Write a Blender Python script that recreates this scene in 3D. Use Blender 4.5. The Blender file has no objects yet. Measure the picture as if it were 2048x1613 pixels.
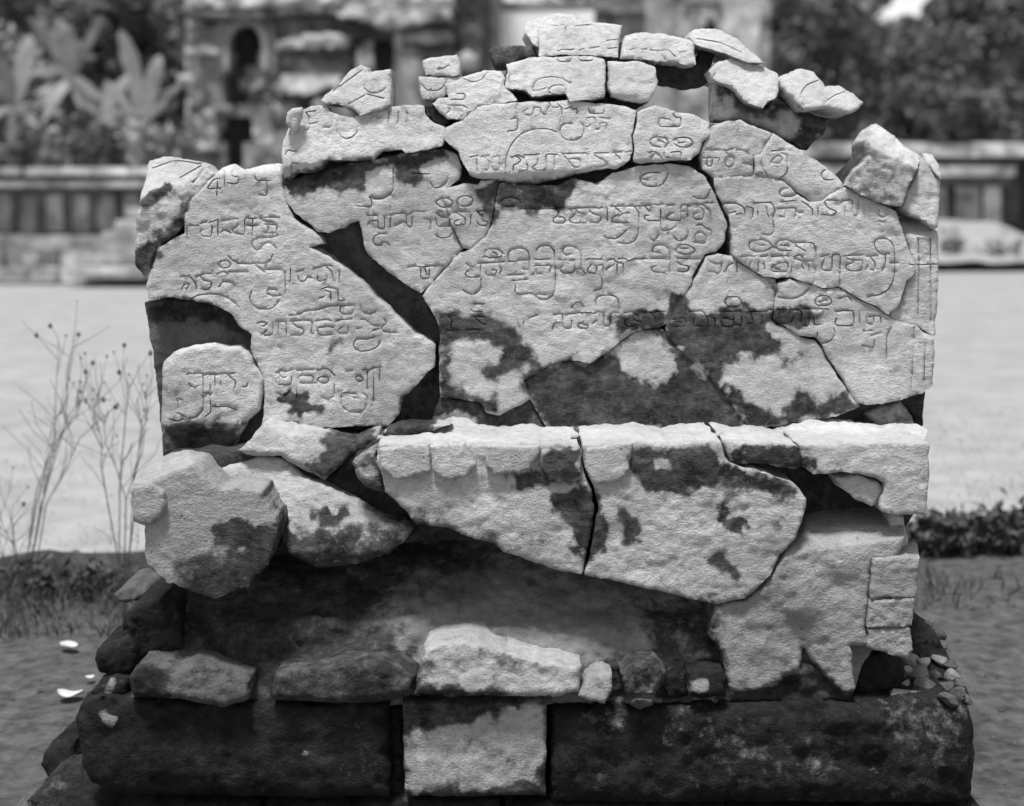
import bpy, bmesh, math, random
import numpy as np
from mathutils import Vector, kdtree
from mathutils.geometry import delaunay_2d_cdt

S = bpy.context.scene
COL = S.collection
random.seed(7)

# ------------------------------------------------------------------ camera, sky, sun, exposure
FPX, CXP, HYP, CZ = 3000.0, 1024.0, 420.0, 1.30      # focal length in photo pixels, horizon row, eye height
cam_d = bpy.data.cameras.new('camera'); cam = bpy.data.objects.new('camera', cam_d); COL.objects.link(cam)
cam.location = (0, 0, CZ); cam.rotation_euler = (math.radians(90), 0, 0)
cam_d.sensor_width = 36; cam_d.lens = 36*FPX/2048
cam_d.shift_y = -(1613/2-HYP)/2048
cam_d.clip_end = 3000; cam_d.clip_start = .05
cam_d.dof.use_dof = True; cam_d.dof.focus_distance = 3.1; cam_d.dof.aperture_fstop = 2.3
S.camera = cam
SUN_EL, SUN_AZ = 72, -24          # azimuth: degrees left of straight behind the camera
w = bpy.data.worlds.new('World'); S.world = w; w.use_nodes = True
nt = w.node_tree; nt.nodes.clear()
sky = nt.nodes.new('ShaderNodeTexSky'); sky.sky_type = 'NISHITA'; sky.sun_disc = False
sky.sun_elevation = math.radians(SUN_EL); sky.sun_rotation = math.radians(180-SUN_AZ)
sky.dust_density = 3.0; sky.air_density = 1.0
bw = nt.nodes.new('ShaderNodeRGBToBW'); bg = nt.nodes.new('ShaderNodeBackground'); wo = nt.nodes.new('ShaderNodeOutputWorld')
bg.inputs['Strength'].default_value = .07
# hazy air: the sky pales towards the horizon, all the way round
tc = nt.nodes.new('ShaderNodeTexCoord'); sx = nt.nodes.new('ShaderNodeSeparateXYZ'); mr = nt.nodes.new('ShaderNodeMapRange'); mu = nt.nodes.new('ShaderNodeMath')
mr.interpolation_type = 'SMOOTHSTEP'
for i, q in enumerate((0.05, .5, 2.5, 1.0)): mr.inputs[i+1].default_value = q
mu.operation = 'MULTIPLY'
nt.links.new(tc.outputs['Generated'], sx.inputs[0]); nt.links.new(sx.outputs[2], mr.inputs[0])
nt.links.new(sky.outputs[0], bw.inputs[0]); nt.links.new(bw.outputs[0], mu.inputs[0]); nt.links.new(mr.outputs[0], mu.inputs[1]); nt.links.new(mu.outputs[0], bg.inputs[0]); nt.links.new(bg.outputs[0], wo.inputs[0])
sd = bpy.data.lights.new('sun', 'SUN'); sun = bpy.data.objects.new('sun', sd); COL.objects.link(sun)
sd.energy = 2.6; sd.angle = math.radians(10)
az, el = math.radians(SUN_AZ), math.radians(SUN_EL)
sdir = Vector((math.sin(az)*math.cos(el), -math.cos(az)*math.cos(el), math.sin(el)))
sun.rotation_euler = sdir.to_track_quat('Z', 'Y').to_euler(); sun.location = (0, 0, 10)
vs = S.view_settings; vs.view_transform = 'Standard'; vs.look = 'None'; vs.gamma = 1; vs.exposure = 0.9
vs.use_curve_mapping = False
S.render.engine = 'CYCLES'

# ------------------------------------------------------------------ helpers
def W(px, py, d):
    return np.stack([(px-CXP)/FPX*d, d+0*px, CZ-(py-HYP)/FPX*d], -1)
def Wp(px, py, d): return ((px-CXP)/FPX*d, d, CZ-(py-HYP)/FPX*d)

def _h(ix, iy, seed):
    n = (ix.astype(np.int64)*374761393 + iy.astype(np.int64)*668265263 + seed*974634777) & 0xffffffff
    n = ((n ^ (n >> 13))*1274126177) & 0xffffffff
    n = n ^ (n >> 16)
    return (n & 0xffff)/65535.0
def vnoise(x, y, seed=0):
    x = np.asarray(x, float); y = np.asarray(y, float)
    ix = np.floor(x); iy = np.floor(y); fx = x-ix; fy = y-iy
    ix = ix.astype(np.int64); iy = iy.astype(np.int64)
    u = fx*fx*(3-2*fx); v = fy*fy*(3-2*fy)
    a = _h(ix, iy, seed); b = _h(ix+1, iy, seed); c = _h(ix, iy+1, seed); d = _h(ix+1, iy+1, seed)
    return (a+(b-a)*u+(c-a)*v+(a-b-c+d)*u*v)*2-1
def fbm(x, y, seed=0, oct=4, gain=.5):
    s = 0; a = 1; f = 1; t = 0
    for k in range(oct):
        s = s+a*vnoise(x*f+k*17.3, y*f-k*9.1, seed+k*31); t += a; a *= gain; f *= 2.03
    return s/t
def inside(P, poly):
    x, y = P[:, 0], P[:, 1]; r = np.zeros(len(P), bool); n = len(poly); j = n-1
    for i in range(n):
        xi, yi = poly[i]; xj, yj = poly[j]
        if yi != yj:
            c = ((yi > y) != (yj > y)) & (x < (xj-xi)*(y-yi)/(yj-yi)+xi)
            r ^= c
        j = i
    return r
def segdist(P, poly, closed=True):
    A = np.asarray(poly, float); B = np.roll(A, -1, 0)
    if not closed: A, B = A[:-1], B[:-1]
    best = np.full(len(P), 1e9)
    for a, b in zip(A, B):
        ab = b-a; L = (ab*ab).sum()+1e-9
        t = np.clip(((P-a)@ab)/L, 0, 1)
        dd = P-(a+t[:, None]*ab)
        best = np.minimum(best, np.sqrt((dd*dd).sum(1)))
    return best
def pts(s): return [tuple(float(v) for v in p.split(',')) for p in s.split()]

WLOC = {}
def link(o, parent=None, loc=(0, 0, 0)):
    COL.objects.link(o); WLOC[o] = Vector(loc)
    if parent is not None:
        o.parent = parent; o.location = Vector(loc)-WLOC[parent]
    else: o.location = loc
    return o
def tag(o, label=None, cat=None, group=None, kind=None):
    if label: o['label'] = label
    if cat: o['category'] = cat
    if group: o['group'] = group
    if kind: o['kind'] = kind
    return o
def empty(name, loc, label=None, cat=None, group=None):
    o = bpy.data.objects.new(name, None); o.empty_display_size = .1
    return tag(link(o, None, loc), label, cat, group)
def mesh_obj(name, V, F, mat, parent=None, smooth=True, attrs=None, sharp=None, base=False):
    V = np.asarray(V, float)
    c = V.mean(0)
    if base: c = np.array([c[0], c[1], V[:, 2].min()])
    me = bpy.data.meshes.new(name); me.from_pydata((V-c).tolist(), [], F)
    if attrs:
        for k, v in attrs.items():
            a = me.attributes.new(k, 'FLOAT', 'POINT'); a.data.foreach_set('value', np.asarray(v, np.float32))
    if smooth: me.polygons.foreach_set('use_smooth', [True]*len(me.polygons))
    if sharp: me.set_sharp_from_angle(angle=math.radians(sharp))
    me.materials.append(mat)
    return link(bpy.data.objects.new(name, me), parent, c)

# ------------------------------------------------------------------ materials
def new_mat(name):
    m = bpy.data.materials.new(name); m.use_nodes = True; t = m.node_tree; t.nodes.clear()
    out = t.nodes.new('ShaderNodeOutputMaterial'); b = t.nodes.new('ShaderNodeBsdfPrincipled')
    t.links.new(b.outputs[0], out.inputs[0]); b.inputs['Roughness'].default_value = .92
    if 'Specular IOR Level' in b.inputs: b.inputs['Specular IOR Level'].default_value = .2
    return m, t, b
def nd(t, typ, **kw):
    n = t.nodes.new(typ)
    for k, v in kw.items():
        if k.startswith('i_'): n.inputs[k[2:].replace('_', ' ')].default_value = v
        else: setattr(n, k, v)
    return n
def g(v): return (v, v, v, 1)
def math_n(t, op, a, b=None, c=None):
    n = t.nodes.new('ShaderNodeMath'); n.operation = op
    for i, v in enumerate((a, b, c)):
        if v is None: continue
        if isinstance(v, (int, float)): n.inputs[i].default_value = v
        else: t.links.new(v, n.inputs[i])
    return n.outputs[0]
def maprange(t, v, a, b, c, d, smooth=False):
    n = t.nodes.new('ShaderNodeMapRange'); n.clamp = True
    if smooth: n.interpolation_type = 'SMOOTHSTEP'
    t.links.new(v, n.inputs[0])
    for i, q in enumerate((a, b, c, d)): n.inputs[i+1].default_value = q
    return n.outputs[0]
def noise(t, vec, scale, detail=4, rough=.55):
    n = nd(t, 'ShaderNodeTexNoise'); n.inputs['Scale'].default_value = scale; n.inputs['Detail'].default_value = detail
    n.inputs['Roughness'].default_value = rough; t.links.new(vec, n.inputs['Vector']); return n.outputs[0]
def mapping(t, vec, sc):
    n = nd(t, 'ShaderNodeMapping'); n.inputs['Scale'].default_value = sc; t.links.new(vec, n.inputs['Vector']); return n.outputs[0]
def mixv(t, f, a, b):
    """a*(1-f)+b*f with scalars"""
    d = math_n(t, 'SUBTRACT', b, a); return math_n(t, 'MULTIPLY_ADD', d, f, a)

def stone_mat(name, lo, hi, dark, bump=.5, aniso=(1, 1, 2.6), rnd=0.0, speck=.5, pit=.6):
    m, t, b = new_mat(name)
    geo = nd(t, 'ShaderNodeNewGeometry'); P = geo.outputs['Position']
    at = nd(t, 'ShaderNodeAttribute', attribute_name='stain')  # dark stains when positive, painted top light when negative
    PA = mapping(t, P, aniso)
    n1 = noise(t, P, 5.0, 5); n2 = noise(t, PA, 55, 6, .62); n3 = noise(t, P, 210, 3, .6)
    fine = noise(t, PA, 150, 4, .7)
    c = mixv(t, maprange(t, n1, .3, .7, 0, 1), lo, hi)
    c = math_n(t, 'MULTIPLY', c, maprange(t, n2, .28, .72, .80, 1.16))
    c = math_n(t, 'MULTIPLY', c, maprange(t, n3, .3, .7, 1-.22*speck, 1+.2*speck))
    # little dark pits and lichen dots
    sp = maprange(t, noise(t, P, 70, 2, .5), .70, .76, 0, 1, True)
    c = mixv(t, math_n(t, 'MULTIPLY', sp, .55*speck), c, dark*1.3)
    if rnd:
        oi = nd(t, 'ShaderNodeObjectInfo')
        c = math_n(t, 'MULTIPLY', c, maprange(t, oi.outputs['Random'], 0, 1, 1-rnd, 1+rnd))
    # negative attribute: up-facing surfaces painted lighter, as if lit from above
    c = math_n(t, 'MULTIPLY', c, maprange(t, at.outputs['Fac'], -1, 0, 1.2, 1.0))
    # stain with ragged, mottled edge
    mot = noise(t, P, 34, 6, .68); big = noise(t, P, 11, 4, .6)
    f = math_n(t, 'ADD', at.outputs['Fac'], math_n(t, 'MULTIPLY', math_n(t, 'SUBTRACT', mot, .5), 1.6))
    f = math_n(t, 'ADD', f, math_n(t, 'MULTIPLY', math_n(t, 'SUBTRACT', big, .5), .75))
    halo = maprange(t, f, .0, .55, 0, .42, True)
    c = mixv(t, halo, c, math_n(t, 'MULTIPLY', c, .35))
    f = maprange(t, f, .26, .74, 0, 1, True)
    dk = math_n(t, 'MULTIPLY', maprange(t, n2, .3, .75, .5, 1.9), math_n(t, 'MULTIPLY', maprange(t, noise(t, P, 17, 5, .7), .35, .7, .35, 2.3), dark))
    dk = math_n(t, 'ADD', dk, math_n(t, 'MULTIPLY', maprange(t, noise(t, P, 120, 3, .7), .62, .72, 0, 1, True), dark*1.6))
    fl = math_n(t, 'MULTIPLY', maprange(t, noise(t, P, 26, 5, .75), .62, .70, 0, 1, True), .55*speck)
    fl = math_n(t, 'MULTIPLY', fl, maprange(t, at.outputs['Fac'], .8, 1.0, 1.0, .0))
    f = math_n(t, 'MULTIPLY', f, math_n(t, 'SUBTRACT', 1.0, fl))
    c = mixv(t, f, c, dk)
    cc = nd(t, 'ShaderNodeCombineColor')
    for i in range(3): t.links.new(c, cc.inputs[i])
    t.links.new(cc.outputs[0], b.inputs['Base Color'])
    wear = maprange(t, noise(t, P, 5.0, 4, .6), .36, .64, .08, 1.2)
    h = math_n(t, 'MULTIPLY', n2, wear)
    h = math_n(t, 'MULTIPLY_ADD', fine, .75, h)
    h = math_n(t, 'MULTIPLY_ADD', n3, .2, h)
    h = math_n(t, 'SUBTRACT', h, math_n(t, 'MULTIPLY', sp, pit))
    bu = nd(t, 'ShaderNodeBump'); bu.inputs['Strength'].default_value = bump; bu.inputs['Distance'].default_value = .012
    t.links.new(h, bu.inputs['Height']); t.links.new(bu.outputs[0], b.inputs['Normal'])
    return m
def simple_mat(name, lo, hi, scale=8, bump=0.0, rnd=0.0, rough=.9, dist=.05, detail=5, aniso=(1, 1, 1), trans=0):
    m, t, b = new_mat(name); b.inputs['Roughness'].default_value = rough
    geo = nd(t, 'ShaderNodeNewGeometry'); P = mapping(t, geo.outputs['Position'], aniso)
    n = noise(t, P, scale, detail, .6)
    c = mixv(t, maprange(t, n, .3, .7, 0, 1), lo, hi)
    if rnd:
        oi = nd(t, 'ShaderNodeObjectInfo')
        c = math_n(t, 'MULTIPLY', c, maprange(t, oi.outputs['Random'], 0, 1, 1-rnd, 1+rnd))
    cc = nd(t, 'ShaderNodeCombineColor')
    for i in range(3): t.links.new(c, cc.inputs[i])
    t.links.new(cc.outputs[0], b.inputs['Base Color'])
    if bump:
        bu = nd(t, 'ShaderNodeBump'); bu.inputs['Strength'].default_value = bump; bu.inputs['Distance'].default_value = dist
        t.links.new(n, bu.inputs['Height']); t.links.new(bu.outputs[0], b.inputs['Normal'])
    return m

M_STONE = stone_mat('slab_andesite', .32, .50, .036, .55, (1, 1, 1.7))
M_PALE = stone_mat('pale_andesite', .38, .55, .06, .6, (1, 1, 1.7))  # lighter tone, mostly for the upper pieces
M_PED = stone_mat('pedestal_andesite', .30, .46, .032, .6, (1, 1, 1.6))
M_HOLLOW = stone_mat('shaded_hollow_andesite', .13, .25, .022, .5, (1, 1, 1.5), 0, .25)  # darker stone tone: the overhang's shade put into the colour
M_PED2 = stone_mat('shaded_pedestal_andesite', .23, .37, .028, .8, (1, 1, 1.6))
M_CORE = stone_mat('repair_mortar', .07, .13, .02, .8, (1, 1, 1))  # mortar tone lowered so cracks look black: their shade is in the colour
M_DARK = stone_mat('plinth_andesite', .18, .30, .010, .8, (1, 1, 1.3))
M_ROCK = stone_mat('loose_rock', .07, .16, .015, .8, (1, 1, 1))
M_TEMPLE = simple_mat('temple_stone', .08, .44, 2.6, .6, .45, dist=.08)
M_TEMPLE_PALE = simple_mat('temple_pale_stone', .12, .56, 2.4, .7, .3, dist=.1, detail=7)
M_TEMPLE_DARK = simple_mat('temple_dark_stone', .05, .14, 3.0, .6, .3, dist=.08)
M_SUNWALL = simple_mat('sunlit_wall', .62, .78, 2.0, .3, .05, dist=.05)  # extra white tone stands in for sun on the wall
M_VOID = simple_mat('temple_void_shade', .03, .06, 2.0)  # near-black recess tone: shade put into the colour
M_DIRT = simple_mat('bare_soil', .03, .115, 22, .55, dist=.03, detail=12)
M_LAWN = simple_mat('dry_lawn', .23, .34, 4.5, .25, dist=.05, detail=10)
M_GRASS = simple_mat('grass_blades', .22, .36, 3)
M_BANK = simple_mat('bank_soil', .03, .07, 14, .9, dist=.05)
M_WEED = simple_mat('dark_weeds', .05, .11, 6)
M_LEAF = simple_mat('tree_leaves', .09, .19, .8, rnd=.2)
M_LEAF2 = simple_mat('pale_tree_leaves', .16, .32, .8, rnd=.2)
M_BANANA = simple_mat('banana_leaves', .06, .22, 1.2, rnd=.3, rough=.6)
M_STEM = simple_mat('dry_stems', .05, .09, 20)
M_BARK = simple_mat('bark', .06, .12, 6, .5)
M_WHITE = simple_mat('bleached_leaf', .4, .6, 30)

# ------------------------------------------------------------------ the engraved script (old Javanese letters), traced stroke by stroke
# each block: (x0, y0, scale, "stroke; stroke; ...")
SCRIPT = [
(340,330,6.827,"650,190 600,200 550,260 515,325 655,320;650,240 640,400;745,95 745,280;850,90 850,150 930,170 940,230 890,262 800,250;1170,130 1165,190 1200,215 1330,215;1325,250 1335,330 1315,415 1240,415;235,860 235,990;290,830 350,830;425,800 480,785;540,785 600,770;430,900 410,940 440,970 560,970 575,870;655,765 655,950;720,770 830,755;700,920 740,890 810,920;880,740 930,740;930,810 920,840 850,890 890,935 1020,945 1025,740 1160,735;1130,740 1130,930;1050,830 1200,830;1240,725 1350,715 1465,720;1240,740 1300,770 1390,780;1260,825 1455,825 1450,910;1260,830 1290,925 1380,930;1350,850 1340,920;1450,970 1380,995 1220,995 1140,1030 1120,1090 1150,1150 1200,1170 1250,1130 1290,1075 1360,1065 1420,1110;1400,1230 1370,1310 1300,1350 1180,1345;800,1250 860,1310 960,1345 1080,1355 1180,1345"),
(340,500,5.389,"140,290 200,285 260,340 280,380;290,290 360,265 440,258;130,420 150,380 210,370 180,420;280,350 285,410;330,290 360,330 440,350 440,400 400,435 360,425;520,160 560,120 620,120 655,155 630,190 560,195 520,160;530,250 570,235 610,250;640,240 830,240;540,380 560,350 620,345 680,360;920,150 950,190 1000,225;1050,215 1180,210;1240,250 1245,440;1300,210 1300,320;880,440 860,520 890,590 960,635 1060,640 1130,610 1170,560;1040,450 1060,425 1140,430;1060,480 1110,500 1185,490;1380,300 1400,340 1460,335 1475,300 1530,300;1370,240 1440,220;1590,290 1600,340 1690,325 1690,280;1570,200 1680,170 1740,175;1690,190 1740,240 1760,320;1825,240 1825,340;1640,420 1700,405 1810,430;1630,520 1660,500;1680,440 1730,460 1735,530;1815,440 1815,545 1865,545;1290,710 1400,695 1450,665 1580,650 1700,615 1800,600 1850,605 1970,600;230,530 300,490 400,480 530,485 640,530 730,605;1840,615 1830,660 1870,695 1960,690 1980,650"),
(500,610,6.827,"130,245 240,240 200,290 170,290;170,400 220,360;310,250 310,400 200,420;390,240 390,400;380,235 490,235 500,390;570,225 840,225 835,395 860,395;580,250 640,300 730,340 735,390 690,415 600,415;910,225 1000,205 1110,215;910,320 930,380 960,415 1120,410;1000,310 1050,295 1120,310;910,320 960,310;1190,220 1250,205 1390,195;1190,350 1210,390 1280,400 1340,380 1340,320;1200,340 1240,320;1520,20 1520,80 1570,120 1650,125 1710,100;1520,200 1580,200;1580,210 1640,260 1700,290 1750,290;1460,330 1520,320;1690,350 1760,330;1830,200 1860,250 1800,310 1830,370 1990,380;1690,440 1600,470 1470,470 1415,520 1430,600 1520,635 1640,620 1740,570 1780,500;370,930 430,900;390,930 440,990 480,990;500,910 570,890;360,1050 380,1090 550,1090 570,1000;650,900 740,890 860,885;650,1010 700,970 860,975 860,1060;660,1020 680,1070 900,1070;940,890 1000,875 1070,880 1140,950;930,1010 980,980 1060,990 1070,1050 1000,1075 930,1040;1150,1110 1150,1240 1080,1280 1010,1275;400,1210 440,1240 500,1225 540,1180;1320,910 1400,900;1540,890 1600,890 1605,1140;1440,1000 1480,970 1540,990 1540,1040 1480,1050 1440,1000;1690,930 1690,1310;1640,890 1700,860 1790,850;1780,830 1770,1020;1250,1250 1250,1380 1310,1430 1400,1470 1500,1470 1570,1420 1600,1330 1600,1260;1290,1200 1430,1215;1430,1270 1480,1270;1540,1215 1580,1230;640,1150 640,1250"),
(320,720,8.533,"500,240 560,232 700,235 735,270 740,800 700,900 620,980 530,1000;490,400 520,450 600,475 660,440;770,260 830,245 950,255;300,720 310,660 370,690;310,700 310,780;290,910 350,920 400,955;170,1020 280,1045 400,1010;860,450 850,600;750,570 870,570;860,700 865,890 780,960;890,795 1000,800 1150,800 1290,845;1020,240 1140,240 1200,290;1040,370 1040,430;1210,240 1280,230;1200,310 1290,360 1280,450;940,340 945,420;1500,400 1480,460 1420,465"),
(700,330,6.827,"590,60 590,330 540,410 450,460 350,465 270,430 290,480 300,550 270,580 90,560;850,120 1070,125;1100,240 1130,300 1190,315 1270,290 1330,220 1340,160;1180,500 1250,455 1350,465 1400,510 1370,570 1260,580 1180,530 1180,500;1460,500 1500,440 1600,425 1680,470 1650,550 1550,570 1470,540 1460,500;250,690 350,690;260,800 290,770 350,760 380,760 385,850 390,870 470,870 480,700 580,690;560,710 550,840;630,670 760,660 770,700 780,830 840,850 855,720;820,670 900,640 1050,650;640,830 700,790;1030,740 1100,760 1100,870;1180,650 1240,640;1190,660 1240,710 1300,720;1180,770 1190,830 1220,840 1380,840;1360,690 1365,830;1440,650 1500,635 1550,640;1460,660 1510,690 1560,720 1580,780 1560,820 1430,820 1430,770 1480,750;1650,710 1650,790;1730,630 1840,630;1740,650 1790,690;1740,790 1760,820 1870,830 1880,780 1830,770;480,945 400,945 330,980 320,1060 360,1100 430,1090 450,1060 500,1060 540,1100;1180,970 1250,1000 1350,985 1390,950"),
(640,110,6.827,"620,470 680,515 750,525 840,500 890,460;650,540 850,590;400,670 500,610 600,560;1400,420 1460,480 1530,490 1620,480 1710,410 1730,330;1640,170 1600,190 1640,200 1760,150;1880,530 1960,530 1985,570 1950,610 1800,610;1750,690 1940,690 2000,720;1750,720 1780,760 1720,810 1730,850 1770,880 1900,880 1950,830 1930,780;690,870 760,820 790,870 840,840;940,780 940,910;1070,780 1070,905;1190,780 1190,900;240,890 240,1060 280,1110 360,1145 440,1120 510,1050 515,1000;60,990 140,990 180,910"),
(540,0,3.1015,"95,960 110,935 150,940;210,810 240,800 240,720 220,700 270,690;250,770 290,760;110,1110 130,1105 135,1020 170,1020;1200,490 1260,510 1320,490 1350,450"),
(920,180,6.827,"780,190 780,340;700,395 785,395 780,540 680,560;920,265 870,300 880,340 960,350 1010,300 1010,245 1100,245 1100,300;1200,180 1240,200 1190,280 1180,340 1130,330;1280,240 1330,240;1340,200 1390,250 1390,320;1450,260 1510,240;1560,260 1600,270 1600,320;1760,270 1780,320 1950,320 1970,280;1450,460 1390,490 1365,560 1385,630 1440,675 1520,690 1600,680 1670,630 1695,560 1690,490 1650,460;1450,455 1520,465;1740,380 1840,380 1850,510;1750,500 1790,480;1870,540 1910,530 1915,460 2000,455 2000,520;1910,380 2020,390;1300,570 1240,545 1150,530 1050,535 940,560 850,600 770,660 700,750 650,860 625,980 625,1120;170,910 230,900;230,960 235,1100;320,915 390,905;330,930 390,970 395,1080 350,1100;470,920 540,910 540,1080 470,1100 430,1050 430,950;730,910 800,890 870,930;780,920 830,960 800,1000 730,1030 730,1090;910,1010 930,1080 850,1110;880,890 980,890 1080,880;1060,950 1060,1000 1000,1050 1010,1090 1090,1100 1180,1080 1180,890 1330,885;1290,900 1290,1060;1420,870 1640,865;1410,890 1480,960 1500,1000;1520,940 1640,960 1640,1050 1540,1050 1510,1000;1680,865 1740,880 1750,1080;1840,865 2020,860;1850,900 1950,960 2010,1000 2000,1040 1930,1060 1840,1050"),
(1180,180,6.827,"1080,400 960,395 935,450 960,500 1210,500 1240,460 1235,380 1180,380 1130,330 1190,320;820,690 870,655 960,645 1030,660 1070,720 1040,770;820,720 860,770 960,780;960,700 1010,720;1150,690 1210,655 1310,650 1370,670 1400,710;1170,750 1230,780 1340,785 1390,750;1240,720 1290,715;810,850 900,850 860,900;900,860 980,930;1010,860 1020,930 1120,930;1130,850 1240,850 1240,950;330,860 410,850;350,880 400,930;490,850 560,845;690,1200 750,1150 850,1130 950,1130;690,1230 710,1290 790,1320 900,1320 980,1290 1040,1220 1060,1170;740,1220 760,1220"),
(960,380,7.314,"310,170 360,130 470,115 570,150 600,190;330,220 400,250 480,245;590,285 760,285;820,290 1200,265;1200,265 1110,290 1150,310 1140,370 1080,420 1080,480 1220,490 1250,440 1210,400 1150,400;1300,285 1400,270 1530,265;1430,320 1520,360;1370,380 1310,430 1330,480 1530,485;1590,265 1780,265;1600,300 1660,355 1760,380 1770,440 1710,485 1610,475;1850,265 1865,460;80,900 140,870 250,870 320,910;90,980 160,1000 290,980;190,910 240,940;80,1080 180,1060 320,1055;90,1200 100,1250 220,1250 240,1170 180,1180;290,1130 320,1170 300,1200;410,980 420,920 470,875 560,855 630,860 700,910 720,980 725,1240 770,1240;430,1050 520,1045;430,1250 640,1240;580,1030 690,1030;630,1160 690,1170;830,880 860,840 940,815 1030,830 1080,900 1095,950;820,1020 1010,1020;820,1110 1040,1110 1020,1190;820,1160 830,1230 900,1230;1300,950 1260,960 1215,920 1215,870 1260,830 1340,830 1450,880 1480,930 1485,1160 1530,1210;1170,1030 1240,1025;1330,1025 1370,1025;1210,1120 1170,1160 1210,1215 1290,1220 1380,1190 1390,1110;1390,1160 1480,1160;1560,1025 1620,1010 1780,1020;1620,1110 1580,1150 1570,1200 1620,1220 1700,1210 1710,1110 1800,1110 1800,1190;1880,1030 1940,1015 2000,1060;1870,1150 1930,1110;2000,1110 2005,1200"),
(1200,370,7.314,"115,350 115,540;190,315 580,310;230,340 290,390;420,415 340,415 300,440;250,440 180,490 190,550 410,555;500,310 560,400 570,480 560,720 500,820 400,865 280,850;70,770 230,790 330,720 390,660;640,310 740,300;660,320 720,390;700,445 650,460 660,510 700,520 880,520 890,380;830,300 910,290;1000,300 1090,295;1060,420 1000,440 970,480 1010,515 1180,515 1190,310 1290,300;1280,310 1280,460;1200,390 1240,390;1390,290 1500,290 1560,350 1610,390 1620,490;1400,330 1480,340 1520,400 1500,500 1400,510 1360,470 1380,430 1440,410;1550,265 1640,265;1420,590 1500,590 1560,650 1630,670 1630,740;1400,850 1540,850 1545,750 1480,700 1400,720 1390,790;890,570 900,660 960,675 1040,650 1080,620;1060,740 1120,810 1200,820 1280,760 1290,700;720,760 740,800 800,815 850,760;1370,180 1440,205 1540,205 1590,150 1600,90;130,1100 190,1095 260,1140 340,1150;340,1160 340,1260;250,1170 250,1260;110,1220 150,1190;280,1085 360,1080;430,1110 500,1090 680,1080;760,1080 930,1080;770,960 790,900 850,885 940,890 1000,940 1020,1010 1030,1090 1020,1230;780,980 850,990;790,1190 750,1220 790,1275 930,1280;1110,960 1160,890 1250,875 1340,910 1390,970 1330,1010 1220,1020 1130,990 1110,960;1210,935 1270,935;1130,1080 1300,1080;1130,1130 1180,1170 1290,1190 1300,1240 1250,1275 1150,1270;1390,1090 1460,1085;1590,1110 1680,1160 1740,1160;1570,1210 1580,1270 1760,1275 1780,1150;1850,1250 1870,1190 1920,1160;2000,1150 2005,1250"),
(800,480,7.314,"140,400 220,385 300,410 310,560 420,560 430,440;330,400 480,380 560,365 650,385;370,440 390,500;970,350 1020,390 1070,400;980,460 955,500 1000,545 1130,545 1170,530 1180,400;1185,560 1185,700 1150,750 1080,795 1010,790 920,740;1150,350 1280,335 1500,325;1650,600 1860,580;1690,690 1680,750 1720,800 1850,795 1890,770 1940,800 2000,820;1060,1040 1110,1055 1180,1050;1090,940 1220,935;700,1110 760,1180 740,1280 800,1320;1080,1120 1240,1130;1100,1150 1160,1200 1220,1230;700,1330 840,1320;1000,1320 1160,1310;1810,1210 1815,1300;1720,1210 1740,1260"),
(1060,500,6.827,"330,0 345,200 350,450 335,560 300,630 230,675 150,680 80,640 40,600;100,610 220,615;980,400 990,480 960,540 880,555;900,740 900,680 950,635 1050,620 1150,630 1200,680 1215,760 1220,870;580,770 620,720 680,720 710,750;0,930 80,900;330,890 400,875 445,890 455,1060 560,1065 570,970;310,1060 330,1010 400,990;520,880 620,870;670,860 830,860;710,990 650,1030 680,1070 790,1070 790,1040 730,1020;870,870 950,850 1010,880 1010,1030 1095,1030 1100,880 1200,860;870,1000 900,970;1300,860 1390,850 1460,900;1310,960 1290,1010 1340,1050 1420,1040;1430,960 1500,980;1540,860 1640,850 1700,920;1720,850 1830,840"),
(1400,260,6.4,"90,260 250,260;310,265 370,260 410,250;330,270 350,310;470,260 540,265 600,285;80,360 240,360 240,400;90,410 90,460 150,460 160,380;320,390 360,340 430,360 440,430 400,470 330,460 320,390;560,435 640,445 670,470;680,340 685,560;390,600 560,600 670,590 690,560 800,560;920,270 1020,265;1060,265 1150,260;1050,300 1110,330 1120,420;1120,490 1110,550 1050,600 960,620 880,600 820,540 790,450 790,370;920,400 980,340 1030,340 1050,390 1010,430 930,425;1600,515 1560,550 1560,600 1600,640 1700,640;1020,800 1060,760 1150,750 1220,780 1230,820 1190,850 1080,855 1020,830 1020,800;300,945 420,940 490,950 560,1000 580,1090;400,1060 450,1045;480,1080 540,1080;590,980 680,1010 670,1110;740,1040 740,1100;720,935 880,930;850,1000 870,1100;920,945 940,970 960,1040 940,1100;1020,1010 1220,1005 1220,1100;1030,1110 1090,1120 1100,1050;1050,925 1220,905;1280,1060 1300,1060;1310,920 1380,970 1440,1020 1440,1090;1510,1030 1515,1090;1590,900 1760,905;1590,900 1610,960 1660,1010 1740,1040 1720,1090 1580,1090;1860,1000 1850,1060"),
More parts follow.
